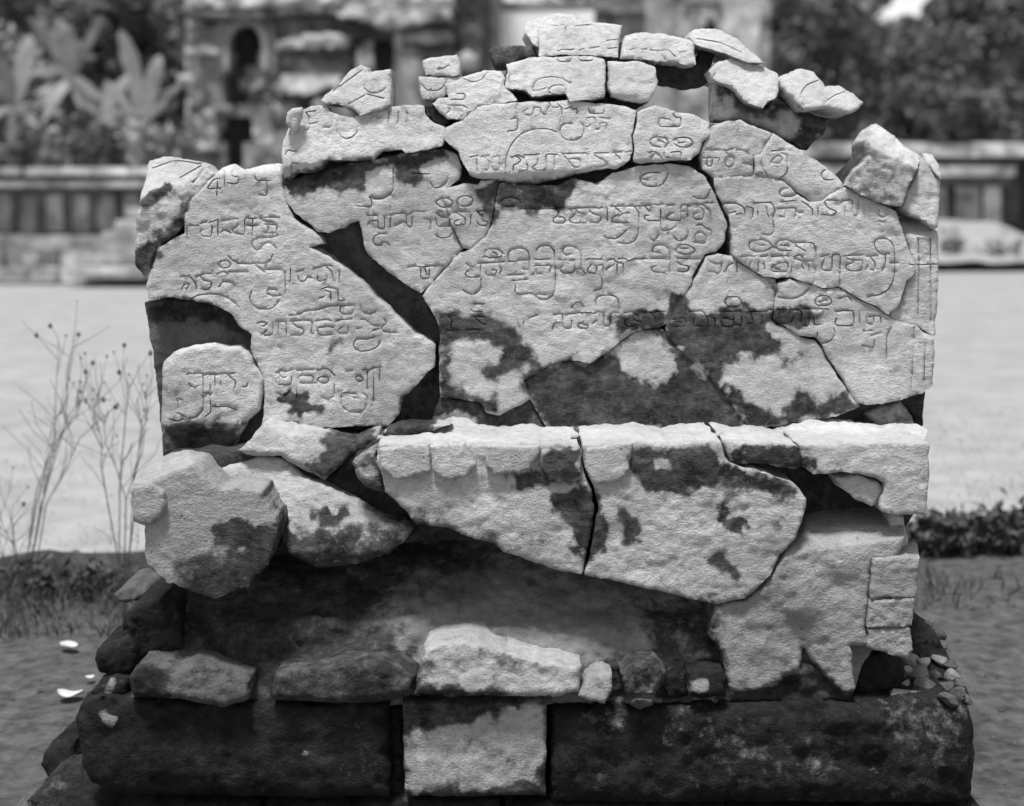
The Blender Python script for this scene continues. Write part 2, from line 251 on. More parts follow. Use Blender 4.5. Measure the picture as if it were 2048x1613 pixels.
(1420,380,5.389,"1440,120 1530,115 1540,270 1590,275 1600,140;1660,160 1660,260;1820,230 1820,280 1870,300 1910,260;1820,340 1870,350;680,340 690,450 640,490 580,480;420,620 430,570 490,545 570,540 640,570 680,610;430,640 500,670 590,665 660,625;540,600 580,600;710,590 750,550 830,540 900,570 990,570 1110,575 1140,660 1145,760;720,630 760,655 870,655;770,600 830,600;940,610 1030,660;330,720 480,715;550,720 610,715;670,720 830,710;900,720 960,705 1000,730;910,740 1000,770 1090,770;440,790 420,840;520,800 520,870;580,790 590,850;660,870 680,880 830,880 835,790 770,785 680,820 660,870;700,840 760,870;890,800 880,860;990,820 1010,850;1060,800 1070,880;1110,800 1140,870;1210,720 1270,705;1230,760 1210,810 1210,860 1310,865 1320,710 1400,710 1400,850;1400,890 1400,1060;1130,900 1120,1000;1460,710 1640,705;1480,740 1540,760 1640,770 1640,850 1600,875 1480,865 1470,810 1530,790;1700,720 1790,710;1730,730 1780,790 1770,865 1740,865;1700,810 1690,850;1890,790 1870,850;1890,690 1890,760;1920,690 1850,695 1790,640 1770,580 1800,535 1890,525 1950,560 1980,620 1990,720 1990,900 1960,1020 1900,1090 1830,1130 1730,1148;1950,790 2000,790"),
(1340,570,4.452,"490,140 520,110 600,110 635,150 620,190 520,190 490,160 490,140;1240,30 1200,80 1130,115 1050,125 970,110;1290,150 1310,110 1370,95 1420,110 1440,160 1390,185 1310,180 1290,150;1340,150 1380,140;1520,120 1580,105 1610,130;20,310 130,305 135,370 20,375;60,330 100,330;170,240 280,235 330,290 340,360;220,300 210,360 310,370;350,280 400,310 400,360;430,240 630,235;460,340 470,370 560,370 570,290;500,300 560,310;640,290 640,360 600,360;720,240 830,235;740,340 690,345;730,290 740,340;820,280 820,350;880,220 1150,225 1170,280 1170,360 1235,360 1240,260;1080,330 1100,300;1190,215 1410,215;1280,310 1290,355 1350,355;1480,310 1470,350 1500,360 1630,360 1630,240 1570,230;1480,240 1540,230;1690,240 1690,340;1750,280 1750,330 1770,350 1810,350 1815,300;1780,285 1870,280 1880,340;1740,410 1800,410;1720,540 1810,560 1820,500;1800,450 1870,430;1310,430 1320,490 1370,520 1440,490 1470,440 1460,400;1960,400 1930,470 1930,660"),
(1000,30,4.876,"320,720 340,660 400,620 500,605 600,620 680,665;330,740 380,735 430,720;470,740 500,700 570,685 630,700 645,750 610,775 510,775 470,740;570,415 560,440 590,455 690,455 700,420;760,420 790,445 900,445 910,415;580,350 600,340 700,340;790,340 820,330;870,330 960,310;1050,250 1140,240;1060,330 1150,320;1280,340 1330,330;1390,340 1420,335;1480,345 1530,350;1580,350 1640,345 1700,400;1760,365 1810,360;1570,380 1600,420;40,550 80,560 90,640"),
# moulding lines of the right border, and the carved lines of the capping pieces
(0,0,1,"1861,478 1861,560 1862,640;1824,530 1874,529;1836,478 1838,520 1837,560 1836,625;1829,650 1826,720 1822,790;1850,690 1848,760;1640,160 1612,172 1600,196 1608,214;1690,184 1668,192 1650,206;1395,78 1440,86 1480,104;1430,148 1425,158 1436,162;308,336 352,322 410,330;360,356 402,332;722,142 700,158 668,182;1106,52 1150,52 1178,50;1130,52 1132,62"),
]
def smooth_line(p, step=3.0):
    p = np.asarray(p, float)
    if len(p) > 2:
        q = []
        P = np.vstack([2*p[0]-p[1], p, 2*p[-1]-p[-2]])
        for i in range(1, len(P)-2):
            a, b, c, d = P[i-1], P[i], P[i+1], P[i+2]
            n = max(2, int(np.hypot(*(c-b))/2))
            for k in range(n):
                t = k/n
                q.append(.5*((2*b)+(c-a)*t*.7+(2*a-5*b+4*c-d)*t*t*.7+(3*b-a-3*c+d)*t**3*.7 + (c-b)*2*.3*t*t*(3-2*t)*1.0))
        q.append(p[-1]); p = np.array(q)
    seg = np.hypot(*np.diff(p, axis=0).T); s = np.concatenate([[0], np.cumsum(seg)])
    n = max(2, int(s[-1]/step)+1)
    u = np.linspace(0, s[-1], n)
    return np.stack([np.interp(u, s, p[:, 0]), np.interp(u, s, p[:, 1])], -1)
GC, GS = [], []            # groove centre samples, flank samples
for x0, y0, sc, txt in SCRIPT:
    for st in txt.split(';'):
        p = np.array(pts(st)); p = p/sc+np.array([x0, y0])
        c = smooth_line(p)
        t = np.gradient(c, axis=0); t /= (np.hypot(t[:, 0], t[:, 1])[:, None]+1e-9)
        nrm = np.stack([-t[:, 1], t[:, 0]], -1)
        GC.append(c); GS += [c+nrm*1.75, c-nrm*1.75]
GC = np.vstack(GC); GS = np.vstack(GS)

# ------------------------------------------------------------------ weather stains of the stone, and shade put into its colour: (value, softness, outline in photo pixels)
STAINS_SHADE = [(v, s, pts(p)) for v, s, p in [
(.95,6,"272,505 300,482 335,458 366,438 368,450 346,474 322,500 300,548 284,556 268,532"),(.8,4,"362,404 380,402 384,420 370,430"),(.9,5,"280,402 300,392 330,372 350,372 320,404 300,420 284,418"),(.95,6,"566,360 600,345 650,322 720,322 746,318 790,310 862,300 885,292 905,312 880,322 862,318 840,335 850,358 814,371 791,358 785,342 760,340 735,345 730,382 701,373 682,393 680,377 633,380 588,402 572,385"),
(0,5,"735,345 785,336 790,395 760,400 738,385"),
(.9,4,"770,303 800,298 815,308 760,318 740,320"),
(.85,7,"1000,366 1146,354 1152,374 1135,412 1118,420 1060,422 985,432 992,400"),
(.85,7,"955,371 1000,364 987,442 972,440 962,420 950,392"),
(.97,9,"880,630 917,628 1000,640 1035,652 1040,682 1062,702 1075,730 1010,745 985,780 1000,830 880,795"),
(0.05,9,"896,700 925,678 970,684 1000,700 988,728 962,740 985,775 980,792 930,792 905,768"),
(.95,8,"1222,640 1290,618 1340,625 1368,598 1330,656 1270,664 1240,672"),
(.97,10,"1100,728 1142,719 1178,726 1207,709 1252,677 1323,654 1345,680 1500,856 1440,866 1100,866 1060,800 1030,775 1060,740"),
(0,8,"1222,706 1252,674 1294,667 1329,678 1349,709 1352,744 1333,764 1304,770 1258,744"),

(.97,8,"1348,594 1377,600 1397,622 1435,620 1452,604 1506,616 1545,622 1606,616 1640,628 1612,652 1590,650 1532,651 1545,676 1571,693 1558,704 1506,708 1455,727 1435,766 1381,712 1332,673"),
(0,6,"1380,612 1420,606 1430,622 1400,632"),
(.97,7,"1428,768 1470,778 1500,800 1520,815 1555,832 1570,815 1590,788 1602,780 1640,802 1690,790 1724,814 1671,833 1500,860 1476,828"),
(.7,6,"1555,712 1602,706 1598,730 1560,734"),(.6,8,"1536,560 1565,565 1562,590 1540,585"),
(.95,8,"1575,215 1600,222 1665,235 1645,275 1615,300 1590,285 1600,250"),(.8,8,"1425,170 1460,178 1500,205 1530,222 1560,200 1590,215 1540,235 1500,228 1450,195 1426,190"),(.97,4,"546,799 575,789 600,783 613,793 594,802 600,812 633,809 658,818 639,825 607,822 604,841 594,828 575,822 578,812"),  # mortar lump: shade under the capping stones put into the colour
(0,6,"868,856 880,842 892,832 905,826 935,830 952,848 1000,856 1090,864 1060,880 870,880"),(.6,5,"560,848 600,845 640,851 600,856"),
(.9,8,"808,796 865,752 873,777 816,843 779,862 795,831"),
(.7,6,"655,685 690,672 680,690 660,704"),
(.9,10,"324,852 360,842 420,846 480,852 496,842 486,864 467,895 413,916 328,904"),
(.8,8,"288,606 346,594 433,610 470,630 505,668 500,690 440,655 380,640 300,640"),
(.97,6,"419,1060 450,1045 490,1041 520,1045 557,1050 558,1070 548,1100 543,1130 512,1164 498,1142 510,1120 490,1100 450,1090 430,1075"),
(.9,6,"526,993 545,1005 575,1045 590,1075 570,1090 555,1040"),
(.9,6,"575,1075 620,1080 639,1082 671,1066 704,1059 723,1085 768,1085 804,1086 768,1114 640,1134 570,1135"),
(.95,5,"622,1022 655,1012 668,1030 690,1010 700,1030 660,1060 632,1075 628,1045"),
(.95,7,"640,880 700,868 765,863 704,917 660,957 620,932 650,902"),
(.97,6,"1092,987 1144,979 1189,982 1210,1010 1217,1058 1213,1106 1176,1124 1144,1099 1144,1058 1118,1026"),
(.9,8,"1020,950 1080,935 1090,905 1160,900 1166,962 1120,972 1060,985 1030,970"),
(0,5,"1190,905 1225,900 1240,925 1200,925"),
(.95,8,"1265,897 1421,888 1452,926 1590,961 1614,995 1545,995 1514,971 1466,981 1446,971 1401,983 1366,999 1346,990 1279,978 1262,940"),
(0,5,"1300,905 1330,915 1336,935 1312,930"),
(.95,5,"1427,1017 1450,1010 1456,1036 1479,1030 1500,1046 1482,1068 1446,1058"),
(.75,7,"1408,1100 1446,1106 1480,1148 1476,1166 1420,1130"),(.8,7,"1240,1020 1270,1025 1278,1085 1245,1092"),(.5,8,"1550,1035 1562,1040 1560,1060 1545,1055"),
(.95,7,"1460,905 1500,892 1530,895 1600,892 1627,915 1634,937 1601,942 1462,929"),
(.95,8,"1465,1394 1500,1371 1550,1358 1566,1350 1600,1340 1608,1310 1660,1352 1690,1376 1712,1384 1712,1420 1460,1420"),
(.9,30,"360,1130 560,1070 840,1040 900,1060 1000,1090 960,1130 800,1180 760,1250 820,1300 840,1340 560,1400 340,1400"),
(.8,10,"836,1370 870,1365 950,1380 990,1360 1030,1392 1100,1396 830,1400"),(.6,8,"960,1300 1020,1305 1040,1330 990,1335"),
(.97,14,"1290,1215 1430,1205 1455,1400 1180,1402 1176,1332 1240,1322 1310,1300"),(.5,40,"690,1130 1010,1085 1170,1150 1430,1215 1420,1300 1340,1290 1330,1240 1180,1190 1000,1130 800,1200"),  # shade of the deep gap and the overhang put into the colour
]]
# stains that belong to the plinth course
ST_PLINTH = [(v, s, pts(p)) for v, s, p in [
(0,5,"196,1425 215,1418 232,1432 228,1452 205,1448"),(0,4,"604,1500 622,1496 628,1508 610,1514"),(.75,20,"660,1440 760,1420 770,1540 680,1560"),
(.2,7,"806,1482 830,1462 900,1450 985,1430 1000,1408 1096,1408 1092,1490 1075,1560 1000,1572 960,1585 900,1570 860,1580 810,1592"),
(.62,14,"1440,1470 1520,1480 1600,1460 1680,1500 1660,1545 1560,1560 1480,1520"),(.55,14,"1740,1440 1830,1425 1890,1440 1850,1462 1780,1465"),
(.66,16,"1700,1400 1940,1400 1940,1520 1800,1510"),(.5,12,"1160,1420 1240,1425 1260,1460 1180,1450"),
]]
def stain_shade_field(P, base, lst, seed=3):
    v = np.full(len(P), float(base))
    lo = P.min(0); hi = P.max(0)
    nz = fbm(P[:, 0]/16, P[:, 1]/16, seed, 4)*17
    for val, soft, poly in lst:
        A = np.array(poly)
        if (A.max(0) < lo-20).any() or (A.min(0) > hi+20).any(): continue
        m = (P[:, 0] > A[:, 0].min()-25) & (P[:, 0] < A[:, 0].max()+25) & (P[:, 1] > A[:, 1].min()-25) & (P[:, 1] < A[:, 1].max()+25)
        if not m.any(): continue
        Q = P[m]
        sdv = segdist(Q, poly); sdv = np.where(inside(Q, poly), sdv, -sdv)+nz[m]
        so = max(soft*1.5, 7); t = np.clip((sdv+so)/(2*so), 0, 1)
        v[m] = v[m]*(1-t)+val*t
    return v

# ------------------------------------------------------------------ a broken piece of stone: its outline in its own plane, with real depth
FR_SEED = [11]
def frag(name, poly, d, mat, parent=None, thick=.12, lean=0.0, tilt=0.0, yref=None, facets=(), r=7, rd=1.0, amp=(4, 1.6), s=6, jag=2.2,
         stains=STAINS_SHADE, base=0.0, script=False, gdepth=6.5, back_lean=None, pf=None, rings=None, bleach=False, grow=0.0, flake=2.4):
    FR_SEED[0] += 7; sd_ = FR_SEED[0]
    if isinstance(poly, str): poly = pts(poly)
    A = np.array(poly, float)
    # outline: resampled, roughened
    B = []
    n = len(A)
    for i in range(n):
        a, b = A[i], A[(i+1) % n]; L = np.hypot(*(b-a)); k = max(1, int(round(L/max(4.0, s*.9))))
        for j in range(k): B.append(a+(b-a)*j/k)
    B = np.array(B)
    T = np.roll(B, -1, 0)-np.roll(B, 1, 0); T /= (np.hypot(T[:, 0], T[:, 1])[:, None]+1e-9)
    N = np.stack([-T[:, 1], T[:, 0]], -1)
    jn = fbm(B[:, 0]/26, B[:, 1]/26, sd_, 5, .68)*jag*2.0
    area2 = float(np.sum(B[:, 0]*np.roll(B[:, 1], -1)-np.roll(B[:, 0], -1)*B[:, 1]))
    B = B+N*(jn-grow*np.sign(area2))[:, None]
    # drop near-duplicate neighbours
    keep = [0]
    for i in range(1, len(B)):
        if np.hypot(*(B[i]-B[keep[-1]])) > 1.5: keep.append(i)
    B = B[keep]
    if np.hypot(*(B[0]-B[-1])) < 1.5: B = B[:-1]
    lo, hi = B.min(0), B.max(0)
    gx, gy = np.meshgrid(np.arange(lo[0], hi[0], s), np.arange(lo[1], hi[1], s*.866))
    gx = gx+(np.arange(gx.shape[0]) % 2)[:, None]*s*.5
    P = np.stack([gx.ravel(), gy.ravel()], -1)
    rs = np.random.RandomState(sd_); P = P+(rs.rand(*P.shape)-.5)*s*.35
    P = P[inside(P, B)]
    kb = kdtree.KDTree(len(B)*3); q = 0
    for i in range(len(B)):
        a, b = B[i], B[(i+1) % len(B)]
        for f in (0, .33, .67):
            c = a+(b-a)*f; kb.insert((c[0], c[1], 0), q); q += 1
    kb.balance()
    bd = np.array([kb.find((p[0], p[1], 0))[2] for p in P]) if len(P) else np.zeros(0)
    P = P[bd > s*.55]
    ks = None
    if script:
        m = (GC[:, 0] > lo[0]) & (GC[:, 0] < hi[0]) & (GC[:, 1] > lo[1]) & (GC[:, 1] < hi[1])
        c = GC[m]; m2 = (GS[:, 0] > lo[0]) & (GS[:, 0] < hi[0]) & (GS[:, 1] > lo[1]) & (GS[:, 1] < hi[1]); f = GS[m2]
        if len(c): c = c[inside(c, B)]
        if len(f): f = f[inside(f, B)]
        if len(c):
            ks = kdtree.KDTree(len(c))
            for i, p in enumerate(c): ks.insert((p[0], p[1], 0), i)
            ks.balance()
            c = c[[kb.find((p[0], p[1], 0))[2] > 2 for p in c]]
            f = f[[kb.find((p[0], p[1], 0))[2] > 2 and ks.find((p[0], p[1], 0))[2] > 1.25 for p in f]] if len(f) else f
            P = P[[ks.find((p[0], p[1], 0))[2] > 4.2 for p in P]]
            X = np.vstack([c, f]); _, ui = np.unique(np.round(X/1.1), axis=0, return_index=True)
            P = np.vstack([P, X[ui]])
    nb = len(B)
    allp = [Vector((p[0], -p[1])) for p in np.vstack([B, P])]
    edges = [(i, (i+1) % nb) for i in range(nb)]
    ov, oe, of, vi, _, _ = delaunay_2d_cdt(allp, edges, [], 1, 1e-4)
    V2 = np.array([(v.x, -v.y) for v in ov])
    fm = {}
    for k, orig in enumerate(vi):
        for o in orig:
            if o < nb and o not in fm: fm[o] = k
    loop = []
    for i in range(nb):
        k = fm.get(i)
        if k is not None and (not loop or loop[-1] != k): loop.append(k)
    if loop[0] == loop[-1]: loop.pop()
    tri = []
    for f in of:
        f = list(f)
        a, b, c = (np.array((V2[k][0], -V2[k][1])) for k in f[:3])
        if (b-a)[0]*(c-a)[1]-(b-a)[1]*(c-a)[0] < 0: f.reverse()
        tri.append(f)
    area = sum(V2[loop[i]][0]*(-V2[loop[(i+1) % len(loop)]][1])-V2[loop[(i+1) % len(loop)]][0]*(-V2[loop[i]][1]) for i in range(len(loop)))
    if area < 0: loop.reverse()
    x, y = V2[:, 0], V2[:, 1]
    cx = (lo[0]+hi[0])/2; yr = (lo[1]+hi[1])/2 if yref is None else yref
    mm = d/FPX                                         # metres per photo pixel in this plane
    dep = d+lean*(yr-y)*mm+tilt*(x-cx)*mm
    fmask = np.zeros(len(V2))
    for (x1, y1, x2, y2, sl) in facets:
        dx, dy = x2-x1, y2-y1; L = math.hypot(dx, dy)
        sg = ((x-x1)*dy-(y-y1)*dx)/L
        sg = sg+fbm(x/14, y/14, sd_+5, 3)*4
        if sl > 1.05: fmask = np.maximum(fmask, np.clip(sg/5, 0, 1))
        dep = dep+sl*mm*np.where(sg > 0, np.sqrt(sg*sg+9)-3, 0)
    if pf is not None: dep = dep+pf(x, y)*mm
    t = np.array([kb.find((p[0], p[1], 0))[2] for p in V2])
    if r <= 11: r = r*.5
    rr = r*(.8+.3*fbm(x/40, y/40, sd_+9, 2)+1.3*np.clip(fbm(x/26, y/26, sd_+10, 3)-.05, 0, 1))
    u = np.clip(1-t/rr, 0, 1)
    dep = dep+rd*rr*mm*(1-np.sqrt(np.maximum(0, 1-u*u)))
    dep = dep+mm*(amp[0]*fbm(x/70, y/45, sd_+1, 3)+amp[1]*fbm(x/13, y/8, sd_+2, 3, .65))
    fk = fbm(x/60, y/42, sd_+61, 4, .6); dep = dep+mm*flake*(np.clip((fk-.22)/.05, 0, 1)+.6*np.clip((.30+fk*-1-.62)/.04, 0, 1))
    if ks is not None:
        gd = np.array([ks.find((p[0], p[1], 0))[2] for p in V2])
        wob = .75+.5*vnoise(x/25, y/25, 99)
        dep = dep+mm*gdepth*wob*np.clip(1-gd/1.75, 0, 1)
    st = stain_shade_field(V2, base, stains) if stains else np.full(len(V2), float(base))
    st = st*(1-fmask)-.85*fmask  # steep upper facets painted lighter, like sunlit tops
    F3 = W(x, y, dep)
    V = [F3]; A_ = [st]; faces = [tuple(f) for f in tri]
    nr = rings or max(2, int(thick/.045))
    lp = np.array(loop); off = len(V2); prev = list(loop); m_ = len(lp)
    bl = F3[lp]
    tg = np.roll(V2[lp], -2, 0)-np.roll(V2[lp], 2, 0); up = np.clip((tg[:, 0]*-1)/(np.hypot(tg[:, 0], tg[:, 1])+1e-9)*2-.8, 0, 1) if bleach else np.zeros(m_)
    ringst = st[lp]*(1-up)-.9*up  # upward rim of the ledge gets the same painted light
    for k in range(1, nr+1):
        f = k/nr
        ring = bl.copy(); ring[:, 1] = d + (bl[:, 1]-d)*(1-f)+thick*f
        if back_lean is not None: ring[:, 2] += back_lean*thick*f
        elif lean: ring[:, 2] -= 0
        jit = fbm(bl[:, 0]*38+f*9, bl[:, 2]*38-f*7, sd_+20+k, 3)*.006*(1 if k < nr else .5)
        ring[:, 0] += jit; ring[:, 2] += fbm(bl[:, 0]*30-f*11, bl[:, 2]*30+f*13, sd_+40+k, 3)*.006
        V.append(ring); A_.append(ringst)
        cur = list(range(off, off+m_)); off += m_
        for i in range(m_):
            j = (i+1) % m_
            faces.append((prev[j], prev[i], cur[i], cur[j]))
        prev = cur
    faces.append(tuple(reversed(prev)))
    V = np.vstack(V); A_ = np.concatenate(A_)
    return mesh_obj(name, V, faces, mat, parent, True, {'stain': A_}, sharp=75)

# ------------------------------------------------------------------ ground, lawn, bank
def sheet(name, xs, ys, zf, mat, kind='structure', flip=False):
    X, Y = np.meshgrid(xs, ys); Z = zf(X, Y)
    V = np.stack([X, Y, Z], -1).reshape(-1, 3); nx = len(xs); F = []
    for j in range(len(ys)-1):
        for i in range(nx-1): F.append((j*nx+i, j*nx+i+1, (j+1)*nx+i+1, (j+1)*nx+i))
    return tag(mesh_obj(name, V, F, mat), kind=kind)
def edge_y(x): return 5.38+.19*np.clip(x, -6, 6)+.13*fbm(np.asarray(x)*3.1, 0*np.asarray(x), 5, 5, .65)
LZ = .13
sheet('ground', [-400, -60, 60, 400], [-60, -8, 60, 900], lambda X, Y: 0*X-.03, M_LAWN)
sheet('dirt_clearing', np.linspace(-5, 5, 201), np.linspace(1.2, 6.2, 101),
      lambda X, Y: .03*fbm(X*1.6, Y*1.6, 3, 4)+.010*fbm(X*9, Y*9, 4, 3)+.02-.05*np.clip((np.abs(X)-4.2)/.8, 0, 1), M_DIRT)
def lawn():
    xs = np.concatenate([np.linspace(-60, -5, 12), np.linspace(-4.6, 4.6, 184), np.linspace(5, 60, 12)])
    rows = [-.06, -.03, 0, .05, .12, .3, .6, 1.0, 1.6, 2.5, 4, 7, 12, 20, 40, 90]
    V = []; F = []; nx = len(xs)
    e = edge_y(xs)
    for k, r_ in enumerate(rows):
        jit = .03*fbm(xs*6, xs*0+k, 8, 3)
        z = -.06 if k == 0 else (.05 if k == 1 else LZ)
        yy = e+r_*(1 if r_ < 2 else 1)+(jit if k < 6 else 0)
        zz = z+0*xs+(.02*fbm(xs*1.3, yy*1.3, 15, 3) if k > 1 else .01*fbm(xs*9, xs*0, 5, 3))
        V.append(np.stack([xs, yy, zz], -1))
    V = np.vstack(V)
    for j in range(len(rows)-1):
        for i in range(nx-1): F.append((j*nx+i, j*nx+i+1, (j+1)*nx+i+1, (j+1)*nx+i))
    o = tag(mesh_obj('lawn', V, F, M_LAWN), kind='structure')
    o.data.materials.append(M_BANK)
    mi = np.zeros(len(F), int); mi[:2*(nx-1)] = 1
    o.data.polygons.foreach_set('material_index', mi.tolist())
lawn()

def blades(name, roots, h, wd, mat, lean=.4, seg=1, kind='stuff'):
    V = []; F = []
    for (x, y, z) in roots:
        a = random.uniform(0, 6.283); hh = h*random.uniform(.5, 1.3); ww = wd*random.uniform(.7, 1.3)
        lx, ly = random.gauss(0, lean)*hh, random.gauss(0, lean)*hh
        dx, dy = math.cos(a)*ww, math.sin(a)*ww
        k = len(V)
        V += [(x-dx, y-dy, z-.01), (x+dx, y+dy, z-.01), (x+dx*.6+lx*.4, y+dy*.6+ly*.4, z+hh*.6), (x-dx*.6+lx*.4, y-dy*.6+ly*.4, z+hh*.6), (x+lx, y+ly, z+hh)]
        F += [(k, k+1, k+2, k+3), (k+3, k+2, k+4)]
    return tag(mesh_obj(name, V, F, mat, smooth=False), kind=kind)
rt = []
for i in range(5500):
    x = random.uniform(-3.0, 3.4); y = float(edge_y(np.array(x)))+.02+abs(random.gauss(0, 1.3))
    if abs(x) < 1.3 and y < 9 and random.random() < .8: continue
    rt.append((x, y, LZ))
blades('lawn_grass', rt, .025, .003, M_GRASS)
rt = []
for i in range(3400):
    x = random.uniform(-3.2, 3.6)
    cl = fbm(np.array([x*2.3]), np.array([1.0]), 21, 3)[0]
    if cl < -.15: continue
    y = float(edge_y(np.array(x)))-random.uniform(-.03, .30)
    rt.append((x, y, random.uniform(0, .04)))
blades('bank_weeds', rt, .085, .0035, M_WEED, .7)
rt = []
for i in range(2000):
    x = random.choice([random.uniform(-2.3, -.95), random.uniform(1.05, 2.6)]); y = random.uniform(4.4, 5.3)
    if fbm(np.array([x*3]), np.array([y*3]), 31, 3)[0] < 0: continue
    rt.append((x, y, .02))
blades('clearing_weeds', rt, .05, .004, M_WEED, .9)
# scattered crumbs of stone on the clearing
V = []; F = []
for i in range(1100):
    x = random.uniform(-2.2, 2.6); y = random.uniform(2.6, 5.5)
    if -1.0 < x < 1.05 and y < 4.0: continue
    q = random.choice([.003, .004, .005, .006, .008, .012]); k = len(V)
    for dx, dy, dz in ((1, 0, 0), (-.3, .9, 0), (-.8, -.6, 0), (.1, .1, .8)):
        V.append((x+dx*q*random.uniform(.7, 1.3), y+dy*q*random.uniform(.7, 1.3), .03+.03*float(fbm(np.array([x*1.6]), np.array([y*1.6]), 3, 4)[0])+dz*q-.006))
    F += [(k, k+1, k+3), (k+1, k+2, k+3), (k+2, k, k+3)]
tag(mesh_obj('gravel', V, F, M_ROCK, smooth=False), kind='stuff')

# ------------------------------------------------------------------ the inscribed upper slab
DS = 3.24
slab = empty('inscribed_slab', (0, 3.3, .835), 'tall cracked slab of pale stone covered in engraved old script, its pieces set in mortar', 'inscribed stone')
def SF(poly, dd=0.0, mat=None, lab=None, name='stone_fragment', **k):
    kw = dict(thick=.11, lean=.05, yref=850, script=True, grow=1.7, r=3.2); kw.update(k)
    o = frag(name, poly, DS+dd, mat or M_STONE, slab, **kw)
    if lab: o['label'] = lab
    return o
# A big left piece
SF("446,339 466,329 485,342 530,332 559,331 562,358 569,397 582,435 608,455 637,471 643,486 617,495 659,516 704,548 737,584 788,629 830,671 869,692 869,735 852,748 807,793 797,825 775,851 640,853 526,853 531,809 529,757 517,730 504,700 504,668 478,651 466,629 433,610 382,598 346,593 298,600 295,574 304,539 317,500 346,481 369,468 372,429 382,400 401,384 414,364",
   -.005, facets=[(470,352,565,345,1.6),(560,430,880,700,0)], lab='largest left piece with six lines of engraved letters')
# C weathered body under the big left piece
SF("290,606 330,596 433,612 470,632 520,690 535,760 540,850 520,900 470,912 329,910 322,830 312,740 300,660", .05, M_CORE, 'rough broken body left of the letters', script=False, amp=(10,4), r=4)
# B rounded inscribed piece
SF("326,748 330,725 349,706 388,693 426,688 452,698 478,696 497,704 517,738 528,757 525,786 517,822 494,841 484,862 465,893 413,914 330,904 326,860", -.012, r=14, facets=[(530,842,320,846,.5)], lab='rounded loose piece at lower left with a long tailed letter')
# D2 grey lump under the white corner stone
SF("274,439 284,405 300,385 330,372 372,366 400,372 402,384 382,402 373,430 368,448 346,470 324,487 304,526 296,556 272,532 272,493", .015, M_STONE, 'rough broken left shoulder', amp=(14,4.5), r=9, base=.2)
# E long upper left piece
SF("564,306 569,280 575,262 590,240 602,222 624,214 650,214 660,226 682,233 708,236 740,227 782,216 830,213 846,214 850,232 866,248 888,256 890,274 882,290 862,297 811,306 804,297 759,303 746,316 714,319 650,319 643,339 617,345 590,346 582,358 569,358 566,329",
   -.01+.028, M_PALE, lean=.28, yref=345, amp=(5,2.5), facets=[(890,296,560,330,.9)], lab='long pale piece of the upper left edge')
SF("572,245 575,226 587,219 601,219 601,235 593,256 585,268", -.02, M_PALE, 'small loose chip at the upper left corner', script=False, r=7, thick=.06)
# F
SF("566,361 582,361 620,350 700,330 746,322 791,312 882,300 905,305 914,312 920,335 917,358 891,378 888,400 895,429 904,458 917,484 926,497 905,520 884,541 842,586 814,568 782,545 737,506 733,500 724,455 718,440 692,451 656,464 637,461 610,440 588,424 575,403",
   .012, facets=[(560,400,930,330,.35)], lab='piece stained black along its broken top')
# G
SF("893,380 927,368 956,371 962,362 997,364 991,413 985,442 969,474 942,496 928,494 919,480 907,455 898,428 890,400", .004, r=6)
# H
SF("893,256 920,245 940,226 959,213 1033,206 1097,206 1139,202 1168,206 1219,210 1245,214 1272,221 1268,245 1261,271 1264,300 1257,319 1232,338 1193,340 1155,347 1100,362 1060,368 1005,362 980,356 956,355 940,345 927,326 917,303 897,284 889,276",
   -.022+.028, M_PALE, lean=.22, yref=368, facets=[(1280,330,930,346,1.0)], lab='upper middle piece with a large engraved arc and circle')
# I
SF("1279,223 1310,214 1335,219 1355,226 1397,235 1417,246 1418,268 1403,284 1397,303 1381,319 1335,321 1284,326 1270,322 1272,300 1267,271 1275,245", -.018+.028, M_PALE, lean=.2, yref=326, facets=[(1420,318,1260,318,.8)])
# J
SF("1002,369 1040,372 1114,372 1146,358 1170,364 1193,372 1210,360 1226,348 1277,334 1342,328 1378,334 1410,357 1422,380 1441,419 1452,451 1445,484 1432,503 1408,506 1403,515 1390,541 1364,599 1333,644 1318,654 1271,659 1250,676 1207,708 1178,727 1142,718 1100,728 1045,760 1058,798 1000,829 975,825 960,802 882,794 881,767 882,664 873,633 858,612 846,592 886,545 920,508 942,500 972,476 988,444 993,413",
   -.004, lab='central piece with the clearest lines of letters')
# K
SF("1323,660 1340,675 1388,717 1428,762 1500,856 1440,864 1300,864 1115,864 1090,850 1064,800 1050,765 1100,732 1142,723 1178,731 1209,712 1254,681 1273,664", .006, lab='dark triangular piece above the ledge with one pale patch')
SF("880,798 960,806 973,829 1000,833 1058,802 1088,852 1112,866 1060,868 930,862 862,850", .012, M_STONE, script=False, base=.85, amp=(8,3))
# L
SF("1429,255 1451,245 1480,242 1516,258 1543,268 1527,297 1517,313 1507,319 1505,347 1458,354 1432,355 1406,339 1403,306 1413,280", -.006, r=5, lab='small piece of the upper right edge')
SF("1548,271 1581,290 1619,313 1684,364 1687,373 1664,386 1645,399 1622,402 1594,383 1566,358 1542,355 1512,348 1511,314 1522,310 1531,298", -.012, r=6, facets=[(1540,275,1690,378,.8)])
SF("1430,358 1458,357 1510,351 1542,358 1562,360 1591,386 1620,405 1647,402 1666,389 1688,377 1722,391 1767,413 1790,425 1806,471 1821,513 1829,530 1826,546 1812,562 1802,586 1795,612 1777,628 1755,613 1709,590 1677,572 1645,574 1626,568 1580,553 1552,556 1529,552 1490,529 1468,510 1463,448 1458,428 1434,390",
   -.012, facets=[(1690,378,1830,470,.5)], lab='large right hand piece with a tall hooked letter at its edge')
